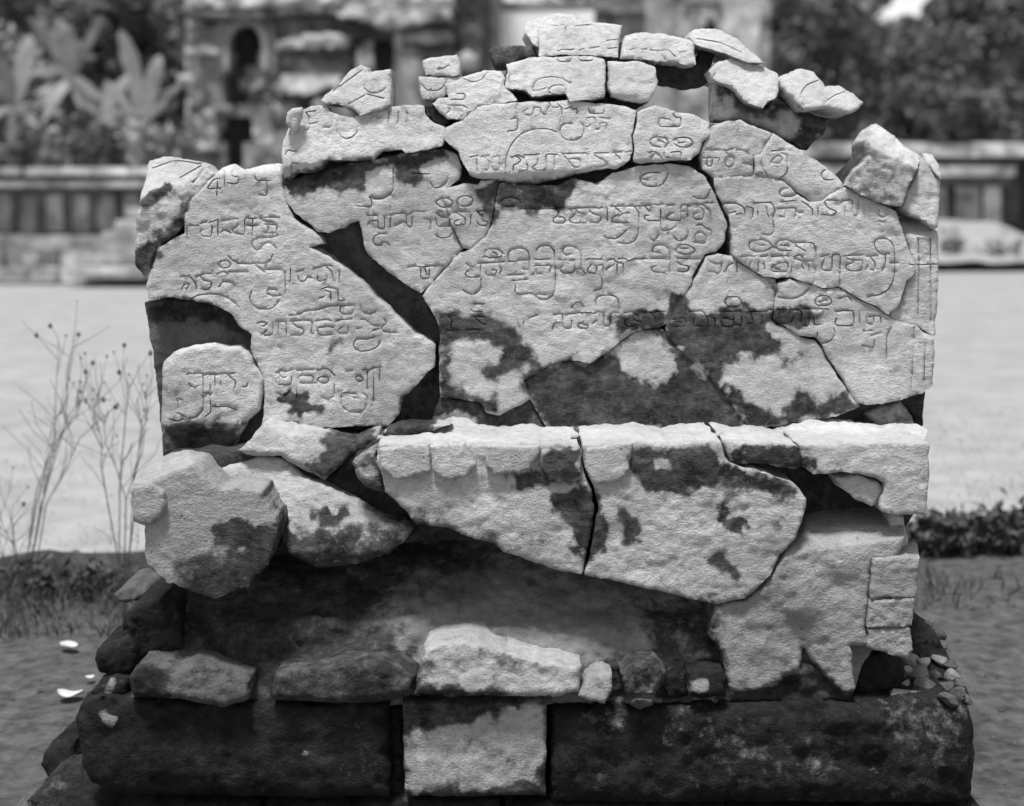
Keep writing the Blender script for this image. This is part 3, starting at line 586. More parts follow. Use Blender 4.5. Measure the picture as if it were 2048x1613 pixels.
SF("1790,424 1819,433 1848,440 1874,464 1876,474 1874,544 1871,638 1869,672 1830,650 1786,640 1780,631 1798,615 1806,588 1814,566 1829,548 1832,530 1824,512 1809,471", .0, r=4, facets=[(1795,474,1880,474,2.2)], lab='plain right border with ruled moulding lines')
# L5
SF("1413,515 1435,509 1466,513 1488,534 1527,557 1548,561 1553,572 1545,619 1542,641 1574,659 1603,676 1630,682 1643,706 1675,756 1694,780 1717,812 1671,831 1590,844 1532,854 1501,855 1480,828 1413,744 1371,709 1332,667 1335,648 1366,596 1399,544",
   -.003, lab='lower right piece with black stains round a pale patch')
# L6
SF("1557,568 1580,559 1626,574 1645,580 1677,578 1709,596 1755,619 1777,634 1786,643 1830,653 1866,680 1863,773 1848,783 1803,799 1729,810 1718,806 1698,778 1686,756 1657,716 1646,688 1634,672 1604,671 1576,654 1547,639 1549,620", -.008, r=5, lab='lower right corner piece with the ends of the last lines')
# core behind the pieces
tag(frag('mortar_core', "330,560 380,420 470,352 560,350 585,250 700,240 860,230 960,222 1290,228 1405,250 1500,252 1600,310 1690,382 1795,440 1850,480 1850,640 1842,780 1800,820 1835,860 1600,868 900,868 340,868 345,700",
         DS+.075, M_CORE, slab, thick=.14, lean=.05, yref=850, s=14, amp=(14,5), stains=None, base=.35), label='dark mortar filling behind the cracks')
tag(frag('mortar_core', '900,170 960,150 1010,150 1020,128 1210,128 1300,140 1306,190 1270,222 1200,245 940,245 900,238 870,200', DS+.13, M_CORE, slab, thick=.07, lean=.5, s=12, amp=(10,4), stains=None, base=.5), label='dark mortar behind the top row')
# M mortar lump under the right capping stones
SF("1420,160 1440,168 1497,200 1530,218 1558,195 1593,219 1658,239 1645,268 1625,282 1613,300 1548,268 1480,242 1426,241", .06, M_STONE, 'grey mortar lump under the capping stones', name='mortar_lump', script=False, thick=.10, amp=(16,5), r=22, base=.15)
# right edge lumps under the ledge
SF("1800,800 1822,790 1848,778 1843,850 1834,858 1832,835 1815,812", .06, M_CORE, script=False, thick=.06, base=.6, name='mortar_lump')
SF("1730,828 1765,812 1803,800 1818,830 1834,858 1760,862", .05, M_PALE, script=False, thick=.08, r=14, amp=(12,5), base=.3)

# pieces stacked loosely along the top edge: things of their own
GTOP = 'broken pieces stacked along the top of the slab'
def top(poly, dd, label, name='stone_fragment', mat=None, cat='stone fragment', group=GTOP, **k):
    kw = dict(thick=.12, lean=.5, script=True, amp=(5,2), r=6, s=5); kw.update(k)
    q = np.array(pts(poly)); yc = q[:, 1].mean() if kw.get('yref') is None else kw['yref']
    prof = .045+.00056*max(0, 215-yc) if q[:, 1].max() < 245 else .02
    kw['thick'] += .03
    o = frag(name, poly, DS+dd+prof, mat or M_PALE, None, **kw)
    return tag(o, label, cat, group)
top("292,352 298,321 324,314 369,318 401,324 411,335 395,355 372,372 352,392 330,396 310,382 300,396 290,414 279,406 282,390", .02, 'white carved corner block with incised lines on the left shoulder of the slab', thick=.16, lean=.9, yref=405, mat=M_STONE, name='carved_block', facets=[(420,352,330,402,-.4)])
top("411,335 427,348 414,364 401,384 372,404 346,406 330,400 352,394 380,374 398,354", .05, 'rough grey chip wedged beside the white corner block', lean=.3, mat=M_STONE, thick=.08, script=False)
top("643,200 650,190 675,174 701,142 721,129 735,135 737,145 780,140 783,187 782,210 766,219 721,229 706,218 690,212 675,206 655,208", .0, 'white carved fragment with a pointed left end, alone above the left edge', facets=[(700,150,735,140,.0)])
top("845,122 862,116 914,110 920,122 919,148 912,151 850,152 848,138", .0, 'small square white fragment, uppermost of the little pile left of the top', lean=.4)
top("838,155 924,153 914,168 900,186 888,193 866,200 843,197", .01, 'small white fragment with a bowl shaped letter, second in the little pile', lean=.4)
top("890,170 927,155 969,142 1003,143 1012,158 1008,171 1020,184 1033,200 985,208 959,211 940,224 927,238 895,238 880,225 863,207 878,198 897,195", -.005, 'ragged white fragment with looping letters under the little pile', lean=.45)
top("852,212 866,208 884,230 900,242 888,254 868,246", .04, 'dark chip under the ragged white fragment', mat=M_CORE, lean=.2, base=.7, thick=.06, script=False)
top("978,103 985,92 1026,92 1069,93 1075,110 1045,116 1017,129 988,129", .06, 'dark grey stone wedged left of the top capping block', mat=M_ROCK, lean=.25, base=.4, script=False)
top("1013,129 1058,116 1129,112 1181,114 1209,119 1212,142 1211,193 1181,200 1139,203 1134,187 1097,190 1064,193 1055,184 1010,174 1016,145", -.012, 'wide white piece with an engraved curl, below the top capping block', lean=.55)
top("1216,123 1251,123 1290,126 1310,135 1316,164 1310,184 1300,203 1281,206 1250,200 1222,193 1217,174", -.006, 'short white piece right of the one with the engraved curl', lean=.5, facets=[(1318,186,1215,180,.6)])
top("1077,58 1135,48 1174,45 1222,47 1246,50 1243,68 1238,87 1236,115 1181,112 1129,110 1077,112", -.004, 'white capping block at the middle of the topmost row', lean=.6)
top("1249,71 1281,64 1322,68 1364,77 1387,85 1390,129 1371,129 1322,122 1274,118 1242,117 1244,94", .0, 'white capping block with a row of broken letters, right of the topmost one', lean=.6)
top("1046,62 1052,46 1077,35 1113,27 1155,29 1177,42 1174,46 1135,50 1080,60 1077,96 1064,88", .05, 'white slab end showing above and behind the topmost row', lean=.9, thick=.18, facets=[(1080,62,1040,62,-.0)])
top("1377,76 1387,61 1403,56 1438,61 1477,81 1503,103 1529,126 1497,126 1464,113 1429,101 1392,91", -.01, 'long thin white slab sloping down to the right of the top row', lean=1.0, thick=.16, amp=(3,1.2))
top("1305,128 1340,124 1392,132 1400,104 1428,104 1424,130 1418,150 1422,163 1380,172 1330,164 1312,158", .07, 'dark block in the gap under the long thin slab', mat=M_CORE, lean=.1, base=.7, thick=.1, script=False)
top("1418,142 1435,126 1461,116 1484,121 1529,135 1555,148 1558,181 1552,197 1535,203 1526,219 1497,208 1464,174 1426,160", -.02, 'thick white block with ragged underside, right of the gap in the top edge', lean=.7, thick=.13, amp=(7,3))
tw = top("1561,160 1581,145 1603,138 1626,145 1648,168 1651,172 1677,171 1706,187 1726,206 1719,217 1703,227 1687,224 1651,217 1606,219 1587,203 1563,174", -.03, 'twin lobed white carved stone like two rolled cushions, right end of the top row', name='carved_stone', lean=.8, thick=.15, r=13,
    pf=lambda x, y: -8*np.cos(np.clip((x-1605+(y-175)*.35)/45, -1.5, 1.5))-6*np.cos(np.clip((x-1685-(y-195)*.3)/35, -1.5, 1.5)))
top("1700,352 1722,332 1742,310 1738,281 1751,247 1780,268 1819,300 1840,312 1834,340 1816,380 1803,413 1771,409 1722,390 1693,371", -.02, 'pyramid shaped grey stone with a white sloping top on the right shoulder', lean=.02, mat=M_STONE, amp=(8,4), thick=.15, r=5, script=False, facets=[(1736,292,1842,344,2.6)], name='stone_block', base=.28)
top("1842,312 1858,330 1880,366 1877,422 1874,462 1848,440 1822,431 1806,414 1818,380 1836,340", .0, 'tall pale corner stone at the right end, beside the pyramid shaped stone', mat=M_STONE, lean=.2, thick=.14, facets=[(1832,330,1876,420,.9)], script=False, amp=(7,3), name='corner_stone')
top("1842,306 1864,310 1877,332 1882,358 1866,340 1852,324", .03, 'thin white flake on the outer edge of the tall corner stone', lean=.8, thick=.07, script=False)

# ------------------------------------------------------------------ lower block: the pedestal with a lotus petal edge
DP = 2.99
ped = empty('lotus_pedestal', (0, 3.15, .33), 'broken lower block with lotus petals along its sunlit ledge, carrying the inscribed slab', 'stone pedestal')
def PF(poly, dd=0.0, lab=None, name='stone_fragment', mat=None, **k):
    kw = dict(thick=.22, lean=.02, yref=1000, amp=(6,2.6), r=7, s=6); kw.update(k)
    o = frag(name, poly, DP+dd, mat or M_PED, ped, **kw)
    if lab: o['label'] = lab
    return o
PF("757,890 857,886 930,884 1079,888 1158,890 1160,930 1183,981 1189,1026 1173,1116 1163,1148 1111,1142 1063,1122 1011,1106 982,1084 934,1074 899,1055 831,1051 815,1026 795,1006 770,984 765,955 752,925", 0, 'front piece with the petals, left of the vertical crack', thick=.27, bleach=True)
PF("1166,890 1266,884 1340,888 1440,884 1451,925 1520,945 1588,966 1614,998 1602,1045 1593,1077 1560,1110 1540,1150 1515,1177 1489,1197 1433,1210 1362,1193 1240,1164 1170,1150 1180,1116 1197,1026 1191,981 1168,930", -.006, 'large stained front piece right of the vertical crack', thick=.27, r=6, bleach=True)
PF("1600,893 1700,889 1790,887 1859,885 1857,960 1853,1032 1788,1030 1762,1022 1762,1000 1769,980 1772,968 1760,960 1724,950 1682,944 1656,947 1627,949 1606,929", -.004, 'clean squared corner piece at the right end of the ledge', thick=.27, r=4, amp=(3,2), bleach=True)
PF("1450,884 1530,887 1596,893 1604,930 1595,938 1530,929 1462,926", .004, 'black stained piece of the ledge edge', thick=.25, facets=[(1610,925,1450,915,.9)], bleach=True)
PF("1672,955 1717,951 1757,965 1766,982 1754,1006 1744,1014 1711,1000 1685,977", .012, 'pale wedge set in the hollow under the corner piece', thick=.12, r=8)
for p, l in (("757,897 857,889 861,939 841,948 808,958 786,955 763,939", None), ("860,892 929,887 934,906 952,929 937,948 911,958 886,956 866,942", None),
             ("974,893 1079,892 1079,910 1057,935 1015,948 989,948 971,932", None), ("1083,903 1160,897 1162,935 1162,962 1121,969 1098,961 1082,932", None),
             ("1170,897 1266,886 1256,942 1237,964 1189,968 1170,936", None)):
    PF(p, -.014, l, 'lotus_petal', flake=1, thick=.05, r=3.4, amp=(3,2), s=5, jag=1.4)
PF("568,858 640,872 705,884 755,866 758,876 704,912 649,958 600,937 562,911 494,911 476,900 500,880 527,848", .10, 'broken left end of the ledge below the big left piece', mat=M_PED, thick=.2, lean=.25, r=12, amp=(10,4))
PF("703,925 740,903 755,893 752,915 768,957 764,984 735,975 713,952", .05, 'lichen spotted chip between the cracks', thick=.1, r=12, amp=(8,4), base=.45)
PF("770,866 800,852 900,850 760,896 700,940 660,958 704,914", .13, thick=.1, base=.95, amp=(10,4), lab='dark crack filling left of the petals')
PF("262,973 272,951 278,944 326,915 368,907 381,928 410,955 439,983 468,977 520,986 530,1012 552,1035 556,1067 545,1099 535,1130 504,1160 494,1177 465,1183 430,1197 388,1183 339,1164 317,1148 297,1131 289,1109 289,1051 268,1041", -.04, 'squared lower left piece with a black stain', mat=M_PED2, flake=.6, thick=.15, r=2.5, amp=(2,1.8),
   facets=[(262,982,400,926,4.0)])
PF("264,976 300,968 328,985 331,1012 316,1040 290,1052 268,1042", -.058, 'flake standing proud on the left edge', mat=M_PED2, thick=.06, r=6, amp=(3,2))
PF("413,948 465,931 523,914 568,919 607,954 652,970 704,1002 768,1041 810,1051 823,1064 807,1083 781,1106 723,1128 639,1136 575,1110 556,1060 532,1010 520,984 468,975 440,982", .035, 'sloping slab behind the lower left piece', thick=.2, lean=.55, yref=1120, r=10, amp=(8,3.5), facets=[(820,1096,560,1100,.9)])
for p, l in (("1556,866 1575,852 1620,843 1690,846 1738,852 1750,866 1700,878 1600,878", 'whitish crumbled mortar heaped at the back of the ledge'), ("1742,866 1788,850 1840,852 1856,862 1850,878 1760,880", None), ("858,868 885,846 905,832 936,838 960,856 1010,864 990,874 880,876", 'whitish crumbled mortar against the slab above the petals')):
    PF(p, .19, l, 'mortar_lump', mat=M_PALE, thick=.08, lean=1.6, yref=872, r=6, amp=(8,4), s=5, stains=None)
for k, (x, y, q) in enumerate([(1150,872,9),(1020,874,6),(1330,870,7),(1440,868,9),(1480,872,6),(1508,866,8),(760,876,7),(1210,868,5),(1380,874,5)]):
    PF(f"{x-q},{y+q*.5} {x-q*.7},{y-q*.5} {x+q*.3},{y-q*.6} {x+q},{y} {x+q*.5},{y+q*.6}", .10+.03*(k % 3), None, 'stone_chip', mat=M_STONE, thick=.02, r=4, s=3, amp=(2,1.5), jag=1, stains=None, lean=.5, yref=y)
# right flank
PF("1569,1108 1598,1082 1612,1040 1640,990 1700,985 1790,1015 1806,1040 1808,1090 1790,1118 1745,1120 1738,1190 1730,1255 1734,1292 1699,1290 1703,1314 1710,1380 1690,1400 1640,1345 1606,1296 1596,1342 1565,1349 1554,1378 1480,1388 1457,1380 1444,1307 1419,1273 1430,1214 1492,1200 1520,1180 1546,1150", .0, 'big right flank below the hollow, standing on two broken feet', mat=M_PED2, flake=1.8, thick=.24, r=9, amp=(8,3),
   facets=[(1560,1118,1820,1075,1.0)], pf=lambda x, y: .75*np.clip(1082-y, 0, 200)+1.1*np.clip(1052-y, 0, 200)+22*np.clip(1-np.abs((x-1610)-(y-1300)*.35)/60, 0, 1)*np.clip((y-1215)/80, 0, 1))
for k, p in enumerate(("1745,1117 1796,1114 1838,1117 1831,1192 1742,1198", "1741,1201 1831,1196 1824,1252 1735,1257", "1737,1260 1820,1257 1827,1300 1817,1319 1772,1307 1737,1295")):
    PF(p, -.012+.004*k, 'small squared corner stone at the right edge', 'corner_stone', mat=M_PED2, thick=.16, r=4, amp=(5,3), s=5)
PF("1792,1116 1815,1100 1834,1092 1839,1117", .01, thick=.08, mat=M_PALE, lean=2.2, yref=1118, r=3)
PF("1780,1030 1806,1032 1812,1060 1818,1090 1800,1100 1786,1080", .05, thick=.08, mat=M_STONE, r=8)
# hollow body under the ledge
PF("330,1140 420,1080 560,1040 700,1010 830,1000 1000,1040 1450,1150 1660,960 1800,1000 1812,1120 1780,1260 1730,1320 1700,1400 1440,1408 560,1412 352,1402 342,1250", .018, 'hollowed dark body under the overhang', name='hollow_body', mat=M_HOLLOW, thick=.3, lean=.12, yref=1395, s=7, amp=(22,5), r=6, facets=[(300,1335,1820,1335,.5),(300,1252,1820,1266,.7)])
# mass behind ledge
tag(frag('mortar_core', "330,912 420,905 700,900 860,880 1300,878 1840,880 1842,1010 1790,1080 1500,1100 860,1080 560,1110 340,1120", DP+.16, M_CORE, ped, thick=.28, s=14, amp=(12,4), stains=None, base=.6), label='dark mortar filling behind the ledge pieces')

# ------------------------------------------------------------------ plinth course
pl = empty('masonry_plinth', (0, 3.3, 0), 'low plinth of big dark weathered blocks with one pale block in the middle', 'plinth')
def BF(poly, d, lab=None, base=1.0, name='stone_block', mat=None, **k):
    kw = dict(thick=.62, lean=0, r=20, amp=(9,3), s=8, stains=ST_PLINTH); kw.update(k)
    o = frag(name, poly, d, mat or M_DARK, pl, base=base, **kw)
    if lab: o['label'] = lab
    return o
BF("150,1440 165,1405 200,1385 270,1392 400,1400 560,1404 700,1403 779,1406 780,1500 779,1592 600,1596 400,1590 240,1588 185,1565 165,1530 158,1480", 2.95, 'black left block with a rounded end', r=34)
BF("806,1407 900,1405 1000,1406 1094,1405 1092,1500 1090,1590 950,1592 811,1592 808,1500", 2.955, 'pale square block in the middle', r=10, base=1.0, mat=M_PED, amp=(6,4))
BF("1100,1410 1250,1408 1450,1396 1600,1400 1760,1392 1880,1372 1930,1400 1945,1440 1948,1520 1938,1606 1700,1604 1400,1606 1101,1602 1102,1500", 2.95, 'long dark right block with pale mottling', r=40, amp=(16,5), facets=[(1100,1436,1950,1446,.8)], base=.84)
BF("775,1412 812,1412 812,1594 775,1594", 3.02, base=1, s=10, lab='dark joint beside the pale block', name='mortar_joint', mat=M_CORE, thick=.2)
for p in ("120,1604 520,1602 522,1780 110,1780", "530,1602 1000,1600 1002,1780 526,1780", "1010,1602 1450,1610 1452,1780 1006,1780", "1460,1612 1960,1612 1975,1780 1458,1780"):
    BF(p, 2.985, r=14, s=12, base=1)
# inner fill of the plinth below the pedestal, and its rough rear courses
BF("300,1330 600,1318 1400,1316 1850,1318 1880,1600 200,1600", 3.36, base=.8, s=16, mat=M_CORE, name='mortar_core', thick=.55, lab='rubble fill inside the plinth')
def pebble(name, px, py, sz, d, mat, parent, rs, flat=.7, sub=2):
    bm = bmesh.new(); bmesh.ops.create_icosphere(bm, subdivisions=sub, radius=1)
    V = np.array([v.co[:] for v in bm.verts]); F = [tuple(v.index for v in f.verts) for f in bm.faces]; bm.free()
    q = rs.uniform(0, 50)
    # flatten some random sides so the stone is angular
    for _ in range(7):
        n = np.array([rs.gauss(0, 1) for _ in range(3)]); n /= np.linalg.norm(n); h = rs.uniform(.45, .8)
        e = V@n; V = V-np.outer(np.clip(e-h, 0, None), n)
    V = V*(1+.10*fbm(V[:, 0]*2+q, V[:, 2]*2+V[:, 1], int(q), 3))[:, None]
    R_ = sz/FPX*d; V = V*np.array([R_*rs.uniform(.9, 1.25), R_*1.05, R_*flat*rs.uniform(.85, 1.15)])
    a = rs.uniform(-.5, .5); ca, sa = math.cos(a), math.sin(a); V = np.stack([V[:, 0]*ca-V[:, 2]*sa, V[:, 1], V[:, 0]*sa+V[:, 2]*ca], -1)
    return mesh_obj(name, V+np.array(Wp(px, py, d)), F, mat, parent, True, {'stain': np.full(len(V), .2)}, sharp=28)
# rubble of the right flank: little stones, each a part
rs = random.Random(5)
BF("1790,1290 1830,1240 1868,1262 1895,1310 1925,1360 1945,1405 1800,1408 1795,1350", 3.10, base=.8, mat=M_ROCK, name='rubble_fill', lab='crumbling rubble slope at the right end', thick=.3, lean=.9, yref=1405, amp=(26,12), s=6, r=10)
RUB = []
for (px, py, sz, br) in [(1835,1250,16,0),(1858,1246,13,1),(1875,1268,15,0),(1850,1275,15,0),(1880,1296,14,0),(1862,1300,17,0),(1838,1300,15,1),(1820,1325,20,1),(1850,1325,16,1),(1878,1322,16,1),(1900,1330,15,0),(1812,1345,16,1),(1838,1350,22,0),(1870,1350,20,0),(1903,1352,17,1),(1920,1362,16,0),(1815,1372,20,1),(1850,1374,24,0),(1885,1376,22,0),(1915,1388,18,0),(1812,1395,24,1),(1845,1398,20,0),(1930,1400,16,0),(1895,1400,20,0)]:
    d = 3.0+(1400-py)/150*.34+rs.uniform(-.02, .02)
    pebble('rubble_stone', px, py, sz*1.15, d, M_PED2 if br else M_ROCK, pl, rs)

# loose stones lying on the lip of the plinth
GR = 'loose stones lying on the plinth'
def loose(poly, d, label, mat=M_ROCK, group=GR, name='loose_stone', cat='stone', **k):
    kw = dict(thick=.16, r=20, amp=(8,3), s=6, stains=None, base=0.1); kw.update(k)
    return tag(frag(name, poly, d, mat, None, **kw), label, cat, group)
loose("258,1354 281,1319 320,1320 358,1325 384,1320 422,1325 461,1341 500,1357 497,1399 448,1415 368,1399 264,1393", 2.93, 'speckled rounded stone lying at the left end of the plinth top', base=.3, lean=.3, stains=[(1,8,pts("258,1354 290,1330 330,1350 335,1398 262,1396"))])
loose("545,1383 551,1344 635,1335 680,1322 758,1319 800,1332 832,1351 819,1393 748,1406 635,1405 545,1400", 2.93, 'flat dark grey slab lying left of the pale wedge', base=.5)
loose("839,1332 848,1299 880,1285 926,1277 968,1286 1022,1306 1051,1315 1119,1325 1164,1332 1158,1383 1106,1393 1038,1393 829,1387", 2.925, 'long pale wedge of stone lying above the pale plinth block', M_PED, stains=STAINS_SHADE, base=.1, lean=.15, r=14)
loose("1158,1391 1174,1357 1209,1343 1225,1351 1222,1383 1209,1407 1180,1400", 2.93, 'small bright angular stone right of the pale wedge', M_PED2, r=10, amp=(10,5), thick=.08, lean=.4)
loose("1242,1348 1264,1332 1313,1330 1332,1344 1326,1366 1313,1383 1306,1412 1280,1419 1261,1409 1250,1380", 2.915, 'dark carved stone with vertical grooves beside the small bright stone', name='carved_stone', r=12, thick=.1, base=.45,
      pf=lambda x, y: 9*(np.sin(x/4.2) > .45)*(y < 1385)+8*(np.abs(y-1392) < 5))
loose("1374,1345 1400,1338 1445,1342 1452,1360 1450,1392 1400,1398 1378,1394", 2.95, 'squat dark stone with a splash of pale lichen left of the right flank', base=.95, stains=[(0,4,pts("1380,1362 1398,1358 1404,1366 1414,1362 1418,1384 1402,1386 1392,1382 1380,1386"))], mat=M_DARK, r=14)
loose("1335,1352 1350,1340 1372,1346 1376,1392 1340,1398 1330,1380", 2.97, 'black stone hidden between the grooved stone and the lichened one', base=.95, mat=M_DARK, r=14)
loose("1704,1312 1735,1298 1772,1310 1805,1322 1808,1350 1800,1382 1740,1392 1712,1386", 3.04, 'black stone filling the hollow under the right corner stones', base=1, mat=M_DARK, r=16)
loose("245,1250 255,1222 285,1204 320,1200 352,1208 366,1240 368,1300 345,1330 300,1326 262,1318 246,1290", 3.02, 'large black boulder under the squared lower left piece', base=1, mat=M_DARK, r=36, thick=.24)
loose("190,1318 194,1300 220,1288 250,1272 272,1290 280,1330 262,1350 225,1352 198,1345", 3.0, 'black pitted stone below the large boulder on the left', base=.9, mat=M_DARK, r=22, thick=.16)
loose("182,1385 200,1362 230,1350 256,1356 262,1392 235,1402 195,1404", 2.98, 'small dark stone at the plinth\'s left end with a pale streak', base=.9, mat=M_DARK, r=14, stains=[(0,3,pts("205,1388 214,1372 226,1362 232,1366 218,1380 214,1392"))])
loose("228,1188 244,1174 268,1170 290,1178 300,1196 262,1204 236,1204", 3.35, 'greyish crumbling stone behind the boulder on the left', M_ROCK, r=10, base=.2, amp=(9,5))
loose("80,1530 92,1500 118,1478 150,1482 160,1530 140,1552 100,1556", 3.3, 'dark stone on the ground at the plinth\'s left corner', base=.9, mat=M_DARK, r=20, lean=.4)
loose("60,1600 86,1570 120,1548 160,1536 182,1570 196,1640 150,1680 80,1660", 3.1, 'rough dark grey stone on the ground in the lower left corner', base=.7, r=22, amp=(10,5), lean=.4)
loose("20,1640 30,1612 56,1600 72,1640 50,1670", 3.15, 'small rubbly stone at the very corner of the ground, lower left', base=.3, r=12, lean=.4)
# pale fallen leaves
def leaf_on_ground(px, py, wpx, hpx, label, rot=0.0, curl=.3):
    d = CZ*FPX/(py-HYP)*.985; L = wpx/FPX*d; Wd = max(hpx/FPX*d*2.0, L*.35)
    c = Wp(px, py, d); V = []; F = []
    for i in range(9):
        t = i/8-.5
        hw = Wd*.5*math.sqrt(max(0, 1-(2*t)**2))+.001
        for j in (-1, 0, 1):
            x, y = t*L, j*hw; X = x*math.cos(rot)-y*math.sin(rot); Y = x*math.sin(rot)+y*math.cos(rot)
            V.append((c[0]+X, c[1]+Y, .045+curl*L*(2*t)**2*.5+abs(j)*curl*hw*.5))
    for i in range(8):
        for j in range(2): a = i*3+j; F.append((a, a+3, a+4, a+1))
    return tag(mesh_obj('fallen_leaf', V, F, M_WHITE), label, 'leaf', 'pale fallen leaves left of the plinth')
leaf_on_ground(137, 1310, 30, 24, 'roundish pale fallen leaf on the bare soil, farther from the plinth', .8)
leaf_on_ground(140, 1413, 52, 18, 'long curled white fallen leaf touching the left end of the plinth', -.1, .5)
leaf_on_ground(180, 1374, 18, 8, 'tiny pale fallen leaf between the other two', .3)

# ------------------------------------------------------------------ dry weeds left of the stone
def tube(V, F, P, r0, r1, n=5):
    P = [Vector(p) for p in P]; k0 = len(V)
    for i, p in enumerate(P):
        d = (P[min(i+1, len(P)-1)]-P[max(i-1, 0)]).normalized()
        a = d.cross(Vector((0, 1, .01))).normalized(); b = d.cross(a)
        r = r0+(r1-r0)*i/max(1, len(P)-1)
        for j in range(n):
            t = 6.283*j/n; q = p+a*math.cos(t)*r+b*math.sin(t)*r; V.append(tuple(q))
    for i in range(len(P)-1):
        for j in range(n):
            a = k0+i*n+j; b = k0+i*n+(j+1) % n; F.append((a, b, b+n, a+n))
def blob(V, F, c, r):
    k = len(V)
    for d in ((1,0,0),(-1,0,0),(0,1,0),(0,-1,0),(0,0,1.3),(0,0,-1.3)): V.append((c[0]+d[0]*r, c[1]+d[1]*r, c[2]+d[2]*r))
    for f in ((0,2,4),(2,1,4),(1,3,4),(3,0,4),(2,0,5),(1,2,5),(3,1,5),(0,3,5)): F.append(tuple(k+i for i in f))
def weed(name, base, stems, d, label, seed, heads=True):
    rs = random.Random(seed)
    b = Wp(base[0], base[1], d); root = empty(name, (b[0], b[1], .03), label, 'weed', 'dry weeds by the lawn edge')
    HV, HF = [], []
    for s in stems:
        p = [Wp(x, y, d+rs.uniform(-.05, .05)*(i > 0)) for i, (x, y) in enumerate(s)]
        p[0] = (b[0]+rs.uniform(-.02, .02), b[1], .02)
        V, F = [], []
        q = smooth_line([(a[0], a[2]) for a in p], .04) if False else None
        tube(V, F, p, .0021, .0009)
        # side twigs with seed heads
        for i in range(1, len(p)):
            a, c = Vector(p[i-1]), Vector(p[i])
            for _ in range(3 if i > 1 else 1):
                t = rs.uniform(.2, 1); o = a.lerp(c, t)
                e = o+Vector((rs.gauss(0, .05), rs.gauss(0, .04), rs.uniform(.05, .16)))
                m_ = o.lerp(e, .5)+Vector((rs.gauss(0, .01), 0, 0))
                tube(V, F, [o, m_, e], .0010, .0006, 4)
                if i >= len(p)-2: blob(HV, HF, e, rs.choice([.0, .0, .003, .004, .005, .008]))
        if heads: blob(HV, HF, p[-1], .003)
        mesh_obj('stem', V, F, M_STEM, root, False)
    if heads: tag(mesh_obj('seed_heads', HV, HF, M_STEM, root, False), kind='stuff')
    # withered leaves at the foot
    V, F = [], []
    for _ in range(22):
        o = Vector((b[0]+rs.gauss(0, .05), b[1]+rs.gauss(0, .04), .02)); e = o+Vector((rs.gauss(0, .05), rs.gauss(0, .03), rs.uniform(.05, .2)))
        tube(V, F, [o, o.lerp(e, .6)+Vector((rs.gauss(0, .01), 0, .01)), e], .0016, .0006, 3)
    tag(mesh_obj('withered_leaves', V, F, M_WEED, root, False), kind='stuff')
S_ = lambda s: pts(s)
weed('dry_weed', (46, 1215), [S_("46,1215 70,1090 100,925 138,830 165,800 220,800"), S_("40,1215 72,985 106,890 137,853 156,830 158,780"), S_("50,1210 92,1010 133,936 160,876 197,844 215,830"),
      S_("44,1210 32,1100 8,1060 -6,1010"), S_("52,1210 30,1090 22,1040"), S_("48,1210 75,1000 108,880 112,780 118,690"), S_("46,1210 80,1020 130,850 138,740 148,680")], 4.75, 'tall thin dry weed with dark seed heads at the left picture edge', 3)
weed('dry_weed', (248, 1180), [S_("248,1180 216,1010 202,930 204,880 190,840 188,800"), S_("250,1180 252,1000 230,930 212,890 206,830"), S_("252,1180 266,1045 283,1020 300,1000"),
      S_("250,1180 252,1000 284,905 294,820 290,785"), S_("255,1180 240,960 250,850 255,790 262,770"), S_("246,1180 270,950 285,860 275,800")], 4.6, 'dry branching weed close to the left side of the stone', 8)
weed('dry_weed', (20, 1235), [S_("20,1235 10,1130 0,1080"), S_("20,1235 35,1150 24,1080")], 4.5, 'short dry weed at the foot of the tall one, left edge', 21, False)

# ------------------------------------------------------------------ dark leafy weeds in the bank, right
def leafy(name, x, y, z, h, rad, n, mat, label, group, seed, cat='plant', lw=.03):
    rs = random.Random(seed); root = empty(name, (x, y, z), label, cat, group)
    V, F, SV, SF_ = [], [], [], []
    for k in range(max(4, n//25)):
        a = rs.uniform(0, 6.28); r_ = rad*rs.uniform(.2, .9)
        tip = Vector((x+math.cos(a)*r_, y+math.sin(a)*r_*.6, z+h*rs.uniform(.5, 1)))
        tube(SV, SF_, [(x+math.cos(a)*.02, y, z-.03), (x+(tip.x-x)*.4, y+(tip.y-y)*.4, z+h*.45), tip], .006, .002, 4)
        for _ in range(25):
            t = rs.uniform(.2, 1.05); o = Vector((x, y, z)).lerp(tip, t); leaf_quad(V, F, o+Vector((rs.gauss(0, lw), rs.gauss(0, lw), rs.gauss(0, lw))), lw*rs.uniform(.6, 1.3), rs)
    mesh_obj('stem', SV, SF_, M_STEM, root, False)
    tag(mesh_obj('foliage', V, F, mat, root, False), kind='stuff')
    return root
def leaf_quad(V, F, c, s, rs):
    n = Vector((rs.gauss(0, 1), rs.gauss(0, 1), rs.gauss(0.5, 1))).normalized(); a = n.orthogonal().normalized()
    th = rs.uniform(0, 6.28); b = n.cross(a); u = a*math.cos(th)+b*math.sin(th); v = n.cross(u); k = len(V)
    V += [tuple(c-u*s), tuple(c+v*s*.45+n*s*.12), tuple(c+u*s), tuple(c-v*s*.45+n*s*.12)]
    F.append((k, k+1, k+2, k+3))
